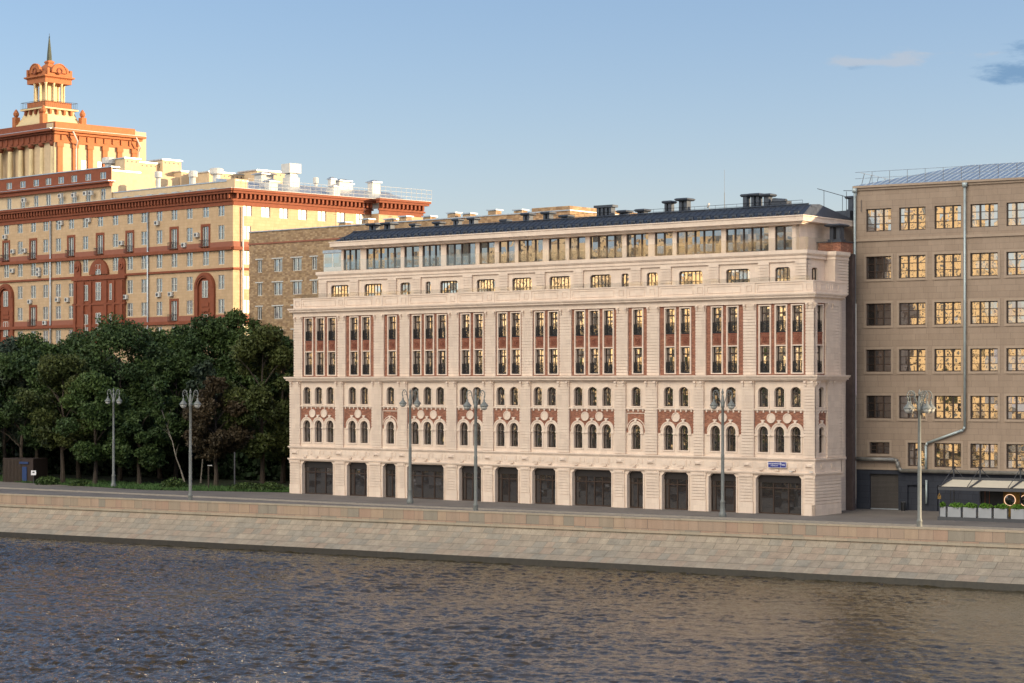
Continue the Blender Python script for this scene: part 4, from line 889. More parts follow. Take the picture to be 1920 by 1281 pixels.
def dentil_cornice(mb, x0, x1, z0, z1, k, k2, pr=.9, step=.75, top='white', skipends=False):
    h = z1 - z0
    mb.box(x0, x1, -.12, 0, z0, z0 + h * .25, k, 'k'); mb.box(x0 - .2, x1 + .25, -.3, 0, z0 + h * .25, z0 + h * .36, k, 'k'); mb.box(x0, x1, -.2, 0, z0 + h * .36, z0 + h * .72, k, 'k')
    n = int((x1 - x0) / step)
    for i in range(n): c = x0 + (i + .5) * (x1 - x0) / n; mb.box(c - step * .22, c + step * .22, -.62, -.2, z0 + h * .42, z0 + h * .72, k, 'k')
    mb.box(x0 - .5, x1 + .6, -.8, 0, z0 + h * .72, z0 + h * .86, k, 'k'); mb.box(x0 - .6, x1 + .8, -1.0, 0, z0 + h * .86, z1, k2, 'k'); mb.box(x0 - .6, x1 + .8, -1.04, .4, z1, z1 + .07, top)
dentil_cornice(rd, -LA, 0, 37.2, 39.5, 'red', 'red')
dentil_cornice(rB, 0, L1, 37.2, 39.5, 'red', 'red'); rB2 = MB((math.cos(OB) * L1 + math.sin(OB) * 1.8, math.sin(OB) * L1 - math.cos(OB) * 1.8, OB)); dentil_cornice(rB2, 0, 8.6, 37.2, 39.5, 'red', 'red')
# string courses
for z0, z1, p, k in ((31.35, 32.1, .1, 'pink'), (30.9, 31.35, .4, 'red'), (28.1, 28.4, .25, 'red'), (21.05, 21.8, .1, 'pink'), (20.6, 21.05, .4, 'red')):
    hh = [h for h in tall if h[2] < z1 and h[3] > z0]
    cuts = [-LA] + [v for h in hh for v in (h[0] - .36, h[1] + .36)] + [0] if p == .1 else [-LA, 0]
    for a, b in zip(cuts[::2], cuts[1::2]): rd.box(a, b, -p, 0, z0, z1, k, 'k')
    rB.box(0 if p < .2 else -.1, L1, -p + .004, 0, z0, z1, k, 'k')
# portal and big arches
def big_arch(mb, c, zt, w_, zb):
    r_ = w_ / 2; mb.ring(c, zt - r_, r_ - .75, r_, -.35, 0, 0, math.pi, 'red', 18); mb.ring(c, zt - r_, r_ - .5, r_ - .1, -.45, -.35, 0, math.pi, 'red', 18)
    for s_ in (-1, 1): mb.box(c + s_ * (r_ - .375) - .375, c + s_ * (r_ - .375) + .375, -.35, 0, zb, zt - r_, 'red', 'k')
    mb.ring(c, zt - r_, 0, r_ - .75, -.06, 0, 0, math.pi, 'red', 18); mb.box(c - r_ + .75, c + r_ - .75, -.06, 0, zb, zt - r_, 'red', 'k')
    mb.box(c - .9, c + .9, -.2, -.06, zt - 5.6, zt - 5.2, 'red', 'k'); mb.box(c - .8, c + .8, -.16, -.06, zt - 4.9, zt - 4.3, 'red', 'k')
big_arch(rd, -5.99, 27.9, 4.4, 18); big_arch(rd, -55.35, 27.9, 4.4, 18)
big_arch(rB, 8.9, 23.5, 3.2, 16)
rd.box(-37.1, -24.5, -.3, 0, 18, 28.1, 'red', 'k'); rd.box(-37.4, -24.2, -.5, 0, 27.7, 28.12, 'red', 'k'); rd.box(-37.3, -24.3, -.42, 0, 23.9, 24.2, 'red', 'k')
for u in (-36.6, -34.6, -32.7, -28.9, -27.0, -25.0): rd.box(u - .3, u + .3, -.55, -.3, 18, 23.9, 'red', 'k'); rd.box(u - .3, u + .3, -.5, -.3, 24.2, 27.5, 'red', 'k')
rd.ring(-30.8, 28.5, .8, 2.3, -.4, 0, 0, math.pi, 'red', 16)
for u in (-36.3, -25.3): rd.box(u - .8, u + .8, -.25, 0, 28.4, 30.0, 'red', 'k'); rd.ring(u, 30.0, 0, .8, -.25, 0, 0, math.pi, 'red', 12); rd.ring(u, 29.6, .25, .5, -.4, -.25, 0, 6.28, 'red', 12)
rd.build('terracotta_trim', Oc); rB.build('side_trim', Oc); rB2.build('side_trim', Oc)
# windows
for h in hs_ + tall:
    if h[0] < -60: continue
    gridwin((h[0], h[1], h[2], h[3], 'rect'), Oc, 'whiteframe', 'glass_apt', .16, nx=2, nz=1 if h in tall else 2, mull=.09, bar=.04)
for h in hB:
    o = gridwin(h, Oc, 'whiteframe', 'glass_apt', .16, nx=2, nz=2, mull=.09, bar=.04, name='side_window'); c = (h[0] + h[1]) / 2
    o.location = (math.cos(OB) * c - math.sin(OB) * .16, math.sin(OB) * c + math.cos(OB) * .16, h[2]); o.rotation_euler = (0, 0, OB)
for c, z0, hh in ((-5.99, 24.3, 2.4), (-5.99, 19.5, 2.4), (-55.35, 24.3, 2.4), (-55.35, 19.5, 2.4), (-34.0, 24.6, 2.4), (-30.8, 24.6, 2.7), (-27.4, 24.6, 2.4), (-34.0, 19.5, 3), (-30.8, 19.5, 3.2), (-27.4, 19.5, 3), (-30.8, 28.5, 1.5)):
    gridwin((c - .62, c + .62, z0, z0 + hh, 'rect'), Oc, 'whiteframe', 'glass_apt', -.32 if c in (-34.0, -30.8, -27.4) else -.08, nx=2, nz=2, mull=.09, bar=.04)
# balcony grilles
m = MB()
for z in (0, .9): m.box(-.95, .95, -.5, -.46, z, z + .05, 'black')
for i in range(14): x = -.93 + i * .143; m.box(x - .012, x + .012, -.49, -.47, 0, .9, 'black')
for s_ in (-.95, .93): m.box(s_, s_ + .02, -.5, 0, 0, .05, 'black'); m.box(s_, s_ + .02, -.5, 0, .88, .92, 'black')
m.box(-.95, .95, -.5, 0, -.06, 0, 'red')
BG = tpl(m.build('b'))
for h in tall:
    if h[0] > -60: link('balcony_railing', BG, Oc, ((h[0] + h[1]) / 2, -.02, h[2] + .05))
# air conditioners
m = MB(); m.box(-.45, .45, -.35, 0, 0, .65, 'white'); m.ring(-.12, .32, .0, .24, -.36, -.35, 0, 6.2832, 'darkgrey', 12); AC = tpl(m.build('ac'))
def uA(px):
    t = (px - 960) / 3900; return (t * 293 + 39.3) / (.7402 + t * .6724)   # negative = left of the corner
for zx, zy in ((45, 460), (105, 568), (192, 562), (100, 712), (298, 705), (298, 740), (232, 945), (345, 1103), (465, 355), (672, 335), (918, 505), (1185, 355), (1483, 445), (1388, 520), (950, 910), (1196, 893), (1288, 888), (440, 930), (512, 930), (188, 185), (462, 152), (562, 147), (650, 133), (690, 130)):
    px, py = zx / 4, 330 + zy / 4; x = uA(px); D = 293 - x * .6724; link('air_conditioner', AC, Oc, (x, -.05, 11.6 + (725 - py) * D / 3900 - .3))
for x in (-19.0, -43.2): m = MB(); m.bar((x, -.25, 37.2), (x, -.25, 5), .13, 'zinc', 8); m.build('downpipe', Oc, True)
m = MB(fB); m.bar((1.5, -.3, 37.0), (1.5, -.3, 5), .13, 'white', 8); m.build('downpipe', Oc, True)
# attic, upper section and roof volumes
m = MB(); m.box(-28.7, -.4, .8, 3, 39.4, 40.7, 'yellow_plain'); m.box(-28.7, -.2, .7, 3, 40.7, 40.85, 'zinc'); m.box(-2.0, -.2, .5, 2.8, 39.57, 40.95, 'yellow_plain'); m.build('attic', Oc)
m = MB(); wl = [(X(u) - .6, X(u) + .6, 39.75, 41.5, 'rect') for u in us if u > 29]
wall(m, -LA, -28.7, 39.5, 42.1, .5, wl, .2, 'yellow_plain'); m.box(-LA, -28.7, .7, 14, 39.5, 44.0, 'yellow_plain', 'f')
m.poly([(-28.7, .7, 39.5), (-28.7, .5, 39.5), (-28.7, .5, 42.1), (-28.7, .7, 42.1)][::-1], 'yellow_plain')
m.box(-LA, -28.5, .0, .5, 41.7, 42.3, 'red'); m.box(-LA, -28.3, -.35, .8, 42.3, 42.5, 'red')
m.box(-LA, -28.3, -.4, .9, 42.5, 42.56, 'zinc')
lg = [(X(u) - .75, X(u) + .75, 42.95, 44.0, 'rect') for u in us if u > 29]
wall(m, -LA, -28.7, 42.56, 44.6, .5, lg, .2, 'red'); m.box(-LA, -28.6, .4, 2, 44.6, 44.75, 'zinc')
m.poly([(-28.7, .7, 42.56), (-28.7, .5, 42.56), (-28.7, .5, 44.6), (-28.7, .7, 44.6)][::-1], 'yellow_plain')
m.build('upper_storey', Oc)
for h in wl + lg:
    if h[0] > -60: gridwin(h, Oc, 'whiteframe', 'glass_apt', .66, nx=2, nz=1, name='upper_window', mull=.09)
def vol(name, x0, x1, y0, y1, z0, z1, k='yellow_plain', top='zinc'):
    m = MB(fB); m.box(x0, x1, y0, y1, z0, z1, k); m.box(x0 - .15, x1 + .15, y0 - .15, y1 + .15, z1, z1 + .15, top); return m.build(name, Oc)
# tower
TU, TY = -46.0, 2.5
tw = MB((TU, TY, OB)); tf = MB((TU, TY, 0)); LT, LF = 15.3, 40.0
tw.box(0, LT, 0, .5, 42, 50.0, 'yellow_plain', 'k'); tw.box(0, LT, .5, LT, 42, 53, 'yellow_plain')
for i in range(6):
    c = .9 + i * 2.72; tw.box(c - .42, c + .42, -.3, 0, 42, 49.2, 'redsunlit', 'k'); tw.box(c - .55, c + .55, -.4, 0, 49.2, 49.9, 'redsunlit', 'k')
for c in (5.2, 8.2, 11.0): tw.box(c - .45, c + .45, -.05, 0, 45.4, 47.4, 'glass_apt', 'k'); tw.box(c - .5, c + .5, -.08, -.05, 46.3, 46.4, 'whiteframe', 'k')
tw.box(-.1, LT, -.2, 1, 49.9, 51.2, 'redsunlit'); tw.box(-.3, LT + .5, -.6, 1, 51.2, 51.6, 'redsunlit'); tw.box(-.6, LT + .9, -1.1, 1, 51.6, 51.95, 'redsunlit'); tw.box(-.6, LT + .9, -1.12, 1, 51.95, 52.03, 'white'); tw.box(.3, LT - .4, .2, 1, 52.03, 53.2, 'redsunlit')
for i in range(10): c = 1.2 + i * 1.55; tw.box(c - .15, c + .15, -.4, -.2, 50.3, 51.1, 'redsunlit', 'k')
for x in (2.6, 14.2): tw.tube([(x, -1.2, 51.7), (x + .9, -1.1, 50.2), (x + 1.1, -.3, 49.5), (x + 1.1, -.3, 43)], .12, 'white', 6)
tw.build('tower_side', Oc)
tf.box(-LF, -.15, 2.6, 3, 42, 50.0, 'yellow_plain', 'k'); tf.box(-LF, -.15, 3, 18, 42, 53, 'yellow_plain'); tf.box(-LF, -.1, -.1, 2.6, 44.0, 44.5, 'red'); tf.box(-LF, -.15, .0, 2.6, 49.9, 50.1, 'yellow_plain')
tf.box(-LF, -.15, -.2, .6, 49.95, 51.3, 'red'); tf.box(-LF, .1, -.6, .8, 51.3, 51.6, 'red'); tf.box(-LF, .4, -1.1, 1, 51.6, 51.95, 'red'); tf.box(-LF, .4, -1.12, 1, 51.95, 52.03, 'zinc'); tf.box(-LF, -.3, .2, 1, 52.03, 53.2, 'red')
tf.box(-1.5, -.2, .5, 2.6, 44.5, 50, 'yellow_plain')
for i in range(26): c = -.6 - i * 1.5; tf.box(c - .3, c + .3, -.35, -.2, 50.2, 51.1, 'red', 'k')
for i in range(12): c = -4.2 - i * 2.9; tf.box(c - .5, c + .5, 2.55, 2.6, 45.2, 47.6, 'glass_apt', 'k'); tf.box(c - 1.2, c + 1.2, 2.5, 2.55, 44.6, 45.0, 'red', 'k')
tf.build('tower_front', Oc)
for i in range(13):
    m = MB((TU, TY, 0)); m.lathe(-.7 - i * 2.9, .25, [(.55, 44.5), (.55, 44.7), (.44, 44.8), (.42, 47), (.37, 49.3)], 'cream', 14); m.lathe(-.7 - i * 2.9, .25, [(.38, 49.3), (.55, 49.6), (.62, 49.95)], 'red', 14); m.build('column', Oc, True)
# lantern and spire
cl = MB((TU - 9 + 0, TY + 5.4 + 0, 0)); RL = 2.5
cl.lathe(0, 0, [(4.1, 53.0), (4.1, 53.6), (3.7, 53.9), (3.15, 54.7), (2.9, 55.4), (2.8, 56.0)], 'cream', sq=True)
cl.box(-3.3, 3.3, -3.3, 3.3, 56.0, 56.25, 'cream'); cl.lathe(0, 0, [(RL, 56.25), (RL, 57.2), (RL + .1, 57.3)], 'redsunlit', sq=True)
for s_ in (-1, 1):
    for t_ in (-2.0, -.7, .7, 2.0):
        cl.box(t_ - .18, t_ + .18, s_ * 2.95 - .35, s_ * 2.95 + .35, 55.2, 56.0, 'red'); cl.box(s_ * 2.95 - .35, s_ * 2.95 + .35, t_ - .18, t_ + .18, 55.2, 56.0, 'redsunlit')
for s_ in (-1, 1):
    for t_ in (-1, 1): cl.box(s_ * 3.75 - .45, s_ * 3.75 + .45, t_ * 3.75 - .45, t_ * 3.75 + .45, 53, 55.0, 'redsunlit'); cl.lathe(s_ * 3.75, t_ * 3.75, [(.2, 55.0), (.45, 55.3), (.5, 55.6), (.3, 56.0), (.08, 56.3)], 'redsunlit', 10)
cl.lathe(0, 0, [(RL + .02, 60.3), (RL + .02, 61.0), (RL + .12, 61.1), (RL + .4, 61.25), (RL + .4, 61.45), (RL, 61.55), (RL - .1, 62.2), (1.8, 62.3), (.8, 63.3), (.45, 63.7), (.6, 63.85), (.6, 64.0), (.4, 64.2)], 'redsunlit', sq=True)
cl.box(-.9, .9, -.9, .9, 57.2, 60.3, 'cream')
for a in range(4):
    k = MB(); f2 = MB((TU - 9, TY + 5.4, a * math.pi / 2)); f2.ring(0, 61.95, .0, 1.35, -RL - .3, -RL + .2, 0, math.pi, 'redsunlit', 14); f2.ring(0, 62.25, .35, .55, -RL - .42, -RL - .3, 0, 6.28, 'red', 12); f2.box(-2.3, -1.9, -RL - .3, -RL + .1, 61.5, 62.6, 'redsunlit'); f2.ring(0, 61.95, 1.35, 1.5, -RL - .4, -RL, 0, math.pi, 'redsunlit', 14)
    off = len(cl.v); cl.v += f2.v; cl.f += [[i + off for i in f] for f in f2.f]; cl.m += [cl.mi(f2.mats[i]) for i in f2.m]
cl.build('lantern', Oc)
for s_ in (-1, 1):
    for t_ in (-2.25, -.75, .75, 2.25):
        for (x, y) in ((t_, s_ * 2.25), (s_ * 2.25, t_)):
            if abs(t_) > 1 and x == s_ * 2.25 and y == t_ and abs(x) == abs(y): continue
            m = MB((TU - 9, TY + 5.4, 0)); m.lathe(x, y, [(.26, 57.3), (.2, 57.45), (.18, 60.0), (.28, 60.3)], 'cream', 8); m.build('lantern_column', Oc, True)
m = MB((TU - 9, TY + 5.4, 0))
for z in (56.3, 57.3):
    m.tube([(-3.2, -3.2, z), (3.2, -3.2, z), (3.2, 3.2, z), (-3.2, 3.2, z), (-3.2, -3.2, z)], .03, 'darkgrey', 4)
for i in range(17):
    t_ = -3.2 + i * .4
    for p in ((t_, -3.2), (t_, 3.2), (-3.2, t_), (3.2, t_)): m.bar((*p, 56.25), (*p, 57.3), .018, 'darkgrey', 4)
m.build('lantern_railing', Oc)
m = MB((TU - 9, TY + 5.4, 0)); m.lathe(0, 0, [(.42, 64.2), (.36, 65.2), (.1, 67.8)], 'spire', 8); m.bar((0, 0, 67.7), (0, 0, 68.6), .04, 'spire', 4)
for a in range(8): m.bar((0, 0, 68.0), (.28 * math.cos(a * .785), 0, 68.0 + .28 * math.sin(a * .785)), .05, 'spire', 4, .01)
m.build('spire', Oc)
# roof structures
def roofbox(px0, px1, y0, y1, dep, z0b, name='roof_structure', k='yellow_plain', y_=9.0):
    """rooftop volume on the line of the side face"""
    pass
def wl_at(px, D):    # world point on a sight line at a distance -> building coordinates
    x = (px - 960) / 3900 * D; dx, dy = x + 39.3, D - 293; c, s_ = math.cos(-OA), math.sin(-OA); return dx * c - dy * s_, dx * s_ + dy * c
def zat(py, D): return 11.6 + (725 - py) * D / 3900
for px0, px1, pt, pb, D, k in ((234, 262, 297, 345, 316, 'yellow_plain'), (262, 305, 305, 345, 320, 'yellow_plain'), (305, 340, 300, 350, 322, 'yellow_plain'), (340, 355, 322, 350, 322, 'yellow_plain'), (392, 482, 323, 345, 320, 'yellow_plain'), (482, 535, 320, 345, 322, 'yellow_plain'), (205, 262, 320, 345, 314, 'yellow_plain')):
    a, b = wl_at(px0, D), wl_at(px1, D + (px1 - px0) * .07); w_ = math.hypot(b[0] - a[0], b[1] - a[1]); m = MB((a[0], a[1], math.atan2(b[1] - a[1], b[0] - a[0]))); m.box(0, w_, 0, 5, 39.4, zat(pt, D), k); m.box(-.15, w_ + .15, -.15, 5.1, zat(pt, D), zat(pt, D) + .18, 'zinc')
    for i in range(int(w_ / .8)): m.box(.4 + i * .8, .6 + i * .8, -.02, 0, zat(pt, D) - .5, zat(pt, D) - .3, 'black', 'k')
    m.build('roof_structure', Oc)
for px, w_, pt, D, k in ((204, 2.0, 297, 318, 'cyl'), (297, 1.1, 323, 308, 'cyl'), (362, 1.3, 322, 312, 'cyl'), (406, 2.0, 317, 318, 'cyl'), (495, 2.2, 325, 308, 'box'), (546, 2.2, 308, 308, 'big'), (592, .8, 334, 318, 'cyl'), (622, .9, 334, 313, 'box'), (640, 2.0, 338, 315, 'box'), (652, 1.2, 343, 316, 'box'), (701, 1.5, 340, 318, 'box'), (508, 1.5, 338, 301, 'dorm'), (628, 1.2, 348, 308, 'dorm')):
    x, y = wl_at(px, D); zt = zat(pt, D); m = MB((x, y, OB))
    if k == 'cyl': m.lathe(0, 0, [(w_ * .3, 39.4), (w_ * .3, zt - .9), (w_ * .52, zt - .8), (w_ * .52, zt), (w_ * .4, zt + .1)], 'white', 12)
    elif k == 'big': m.box(-.7, .7, -.7, .7, 39.4, zt - 1.6, 'white'); m.box(-1.05, 1.05, -1.05, 1.05, zt - 1.4, zt, 'white'); m.box(-.5, .5, -.5, .5, zt - 1.6, zt - 1.4, 'zinc'); m.box(-.9, .9, -.9, .9, 39.4, 42.5, 'white')
    else: m.box(-w_ / 2, w_ / 2, -w_ * .4, w_ * .4, 39.4, zt - .25, 'white'); m.lathe(0, 0, [(w_ * .62, zt - .25), (w_ * .62, zt - .15), (w_ * .2, zt + .15)], 'zinc', sq=True)
    m.build('chimney', Oc)
m = MB(fB)
for z in (40.1, 40.6, 41.0): m.bar((2.2, -.6, z), (L1, -.6, z), .025, 'white', 4)
for i in range(24): m.bar((2.2 + i, -.6, 39.5), (2.2 + i, -.6, 41.0), .03, 'white', 4)
for i in range(11): m.bar((L1 + i, -2.2, 39.5), (L1 + i, -2.2, 41.3), .03, 'white', 4)
for z in (40.1, 40.7, 41.3): m.bar((L1, -2.2, z), (L1 + 10, -2.2, z), .025, 'white', 4)
m.build('roof_railing', Oc)
m = MB(fB); m.poly([(2, 1, 39.6), (L1 + 9, 1, 39.6), (L1 + 9, 7, 41.6), (2, 7, 41.6)], 'zinc'); m.poly([(2, 1, 39.6), (2, 7, 41.6), (2, 7, 39.6)], 'zinc'); m.build('metal_roof_slope', Oc)
m = MB()
for i in range(9): x = -3.2 - i * 2.9; m.box(x - .7, x + .5, -.9, .3, 39.6, 39.72, 'zinc')
m.build('snow_guards', Oc)

# ------------------------------------------------------------ street lamps
LMP = 'tall grey double-headed street lamps on the embankment'
def make_lamp(loc, lab, heads=2):
    t = thing('street_lamp', lab, 'street lamp', (*loc, 0), EA, LMP)
    m = MB(); m.lathe(0, 0, [(.34, -.14), (.34, .25), (.3, .35), (.24, .45), (.2, 1.25), (.24, 1.32), (.2, 1.42), (.155, 1.55), (.15, 5.4), (.165, 5.5), (.13, 5.6), (.12, 9.7), (.17, 9.75), (.17, 10.0), (.13, 10.1), (.11, 10.7), (.05, 10.95)], 'lampgrey', 14); m.build('pole', t, True)
    m = MB(); m.lathe(0, 0, [(.05, 10.9), (.12, 11.05), (.08, 11.2), (.02, 11.42)], 'lampgrey', 10); m.build('finial', t, True)
    dirs = [0, math.pi] if heads == 2 else [0.3, math.pi - .3, math.pi + .5, -.5, math.pi / 2, ]
    for a in dirs:
        ca, sa = math.cos(a), math.sin(a); pts = []
        for i in range(15):
            f = i / 14
            if f < .45: r_, z = .1 + f / .45 * .3, 9.95 + f / .45 * .85
            else: th = math.pi * (1 - (f - .45) / .55 * 1.15); r_, z = .67 + .27 * math.cos(th), 10.85 + .42 * math.sin(th) - (.0)
            pts.append((r_ * ca, r_ * sa, z))
        m = MB(); m.tube(pts, .045, 'lampgrey', 7)
        cur = [((.55 + .16 * math.cos(q_)) * ca, (.55 + .16 * math.cos(q_)) * sa, 10.95 + .16 * math.sin(q_)) for q_ in [i * .55 for i in range(11)]]; m.tube(cur, .022, 'lampgrey', 5); m.build('arm', t, True)
        hx, hy = .86 * ca, .86 * sa
        m = MB(); m.bar((hx, hy, 10.8), (hx, hy, 10.45), .04, 'lampgrey', 6); m.lathe(hx, hy, [(.04, 10.52), (.09, 10.45), (.09, 10.3), (.13, 10.25), (.36, 9.98), (.38, 9.93), (.36, 9.88)][::-1], 'lampgrey', 14); ho = m.build('lamp_head', t, True)
        m = MB(); m.lathe(hx, hy, [(.06, 9.55), (.18, 9.6), (.27, 9.72), (.32, 9.88)], 'lampglass', 14); m.build('lamp_glass', ho, True)
    return t
make_lamp((-45.85, 239.37), 'double street lamp at the left, its foot on the pavement before the park trees')
make_lamp((-30.35, 196.3), 'double street lamp behind the parapet in front of the reddish brown tree')
make_lamp((-10.12, 206.58), 'double street lamp with foot on the pavement before the left half of the cream building')
make_lamp((-3.14, 179.8), 'double street lamp rising behind the parapet near the middle of the photo')
make_lamp((18.78, 185.41), 'double street lamp before the right end of the cream building')
make_lamp((31.15, 159.0), 'many-armed street lamp before the taupe block near the cafe terrace', 5)

# ------------------------------------------------------------ park trees
LEAF = {'dark': leafmat('dark_leaves', (.015, .031, .009), (.033, .061, .017), (.062, .098, .026)),
        'mid': leafmat('green_leaves', (.020, .038, .010), (.042, .074, .018), (.078, .120, .028)),
        'olive': leafmat('olive_leaves', (.024, .036, .009), (.048, .064, .015), (.084, .098, .026)),
        'grey': leafmat('grey_green_leaves', (.020, .036, .020), (.040, .060, .038), (.064, .088, .056)),
        'brown': leafmat('rusty_leaves', (.024, .021, .010), (.042, .031, .016), (.066, .045, .022)),
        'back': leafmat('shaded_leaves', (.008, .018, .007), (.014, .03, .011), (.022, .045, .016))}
def crown_mesh(rs, H_, rx, z0, key, nb=34, per=230, size=.27):
    """leaf clumps scattered over irregular boughs through the crown"""
    V, tone = [], []
    for b in range(nb):
        a = rs.rand() * 6.28; hgt = rs.rand(); rad = math.sin(math.pi * min(1, .12 + hgt * .86)) ** .7 * rx * (.35 + .65 * rs.rand() ** .5)
        c = np.array([math.cos(a) * rad, math.sin(a) * rad, z0 + hgt * (H_ - z0) * .93]); br_ = rx * (.24 + .18 * rs.rand()); tb = rs.rand()
        n = int(per * (br_ / (rx * .28)) ** 2); d = rs.normal(size=(n, 3)); d /= np.linalg.norm(d, axis=1)[:, None]; r_ = rs.rand(n) ** .33
        lump = 1 + .25 * np.sin(d[:, 0] * 5 + b) * np.cos(d[:, 2] * 6 + b * 2)
        P_ = c + d * (r_ * lump)[:, None] * np.array([br_, br_, br_ * .72]); V.append(P_); tone.append(np.clip(.15 + .55 * tb + .3 * rs.rand(n), 0, 1))
    P_ = np.vstack(V); tone = np.concatenate(tone); n = len(P_)
    u = rs.normal(size=(n, 3)); u /= np.linalg.norm(u, axis=1)[:, None]; w2 = np.cross(u, rs.normal(size=(n, 3))); w2 /= np.linalg.norm(w2, axis=1)[:, None]
    s_ = (size * (.55 + .7 * rs.rand(n)))[:, None]; u *= s_; w2 *= s_ * .55
    co = np.stack([P_ - u, P_ + w2, P_ + u, P_ - w2], 1).reshape(-1, 3)
    me = bpy.data.meshes.new('crown'); me.vertices.add(len(co)); me.vertices.foreach_set('co', co.ravel().astype(np.float32)); me.loops.add(4 * n); me.loops.foreach_set('vertex_index', np.arange(4 * n, dtype=np.int32))
    me.polygons.add(n); me.polygons.foreach_set('loop_start', np.arange(n) * 4); me.polygons.foreach_set('loop_total', np.full(n, 4)); me.update(calc_edges=True)
    at = me.attributes.new('tone', 'FLOAT', 'FACE'); at.data.foreach_set('value', tone.astype(np.float32)); me.materials.append(LEAF[key]); return me
def tree(x, y, H_, rx, z0, key, lab, seed, lean=0, nb=34, per=230, size=.27, tr=.28, k='bark', name='park_tree', cat='tree'):
    rs = np.random.RandomState(seed); t = thing(name, lab, cat, (x, y, 0), rs.rand() * .5, 'trees of the riverside park')
    m = MB(); pts = [Vector((0, 0, -.1))]; n = 7
    for i in range(1, n + 1): f = i / n; pts.append(Vector((lean * f * H_ + rs.uniform(-.15, .15), rs.uniform(-.15, .15), f * H_ * .85)))
    for i in range(n): m.bar(pts[i], pts[i + 1], tr * (1 - i / n * .85) * (1.25 if i == 0 else 1), k, 8, tr * (1 - (i + 1) / n * .85))
    for i in range(9):
        j = 2 + i % 5; a = rs.rand() * 6.28; p = pts[j]; e = p + Vector((math.cos(a) * rx * .7, math.sin(a) * rx * .7, H_ * (.1 + .1 * rs.rand()))); m.bar(p, (p + e) / 2 + Vector((0, 0, .3)), tr * .35, k, 5, tr * .22); m.bar((p + e) / 2 + Vector((0, 0, .3)), e, tr * .22, k, 5, tr * .06)
    m.build('trunk', t)
    o = link('crown', crown_mesh(rs, H_, rx, z0, key, nb, per, size), t, (lean * H_ * .6, 0, 0)); return t
def at(px, D): return ((px - 960) / 3900 * D, D)
TR = [(148, 264, 18.6, 5.0, 4, 'dark', 'dark tree rising between the olive tree and the biggest one'),
      (40, 258, 16.5, 4.6, 4, 'dark', 'lower dark tree directly above the brown kiosk'),
      (300, 262, 18.8, 5.0, 4, 'mid', 'tall green tree right behind the leaning birch'),
      (350, 266, 19.5, 4.8, 4, 'dark', 'dark tree left of the tallest one behind the second lamp'),
      (515, 262, 20.0, 4.2, 4, 'mid', 'green tree between the olive one and the cream building corner'),
      (10, 262, 18.0, 5.2, 4, 'grey', 'grey-green tree at the left edge behind the brown kiosk'),
      (70, 262, 18.8, 4.2, 5, 'mid', 'tall loose green tree left of the big dark one, behind the kiosk'),
      (118, 250, 15.5, 4.6, 4.5, 'olive', 'olive yellowing tree right of the kiosk'),
      (225, 257, 20.3, 6.6, 4.5, 'dark', 'biggest dark green tree, behind the left street lamp'),
      (178, 246, 13.5, 4.0, 3.5, 'mid', 'lower green tree just left of the left street lamp'),
      (262, 246, 9.0, 3.0, 2.2, 'dark', 'small dark tree to the right of the left street lamp'),
      (330, 256, 16.0, 4.2, 4, 'dark', 'dark tree between the two left street lamps'),
      (392, 262, 20.6, 5.2, 4, 'dark', 'tall dark green tree behind the rusty one'),
      (452, 264, 21.6, 5.0, 5, 'mid', 'tall green tree in front of the brown brick block'),
      (405, 240, 12.5, 3.4, 3.5, 'brown', 'rusty brown-leaved tree right of the second street lamp'),
      (492, 243, 18.8, 4.3, 4, 'olive', 'olive green tree near the cream building corner'),
      (530, 250, 18.6, 3.8, 3.5, 'dark', 'dark tree beside the cream building left end')]
for i, (px, D, H_, rx, z0, key, lab) in enumerate(TR):
    x, y = at(px, D); tree(x, y, H_, rx, z0, key, lab, 11 + i, nb=50 if rx > 5 else 40, per=430, size=.215)
x, y = at(348, 245); tree(x, y, 14, 1.7, 6, 'dark', 'thin leaning birch with pale trunk between the left street lamps', 77, lean=-.28, nb=12, per=120, tr=.1, k='birch')
x, y = at(376, 250); tree(x, y, 15, 1.9, 8, 'grey', 'slender pale-topped birch left of the rusty tree', 78, lean=.05, nb=14, per=120, tr=.09, k='birch')
bk_lab = ['back-row shaded tree at the far left', 'back-row shaded tree behind the olive tree', 'back-row shaded tree behind the biggest dark tree', 'back-row shaded tree behind the left lamps', 'back-row shaded tree behind the rusty tree', 'back-row shaded tree next to the brick block', 'back-row shaded tree nearest the cream building', 'tree standing outside the photo left edge']
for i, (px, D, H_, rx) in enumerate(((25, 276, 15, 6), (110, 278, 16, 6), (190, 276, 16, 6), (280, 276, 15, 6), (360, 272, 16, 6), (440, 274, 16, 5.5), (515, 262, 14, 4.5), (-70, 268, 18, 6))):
    x, y = at(px, D); tree(x, y, H_, rx, 2.0, 'back', bk_lab[i], 50 + i, nb=36, per=150, size=.42)
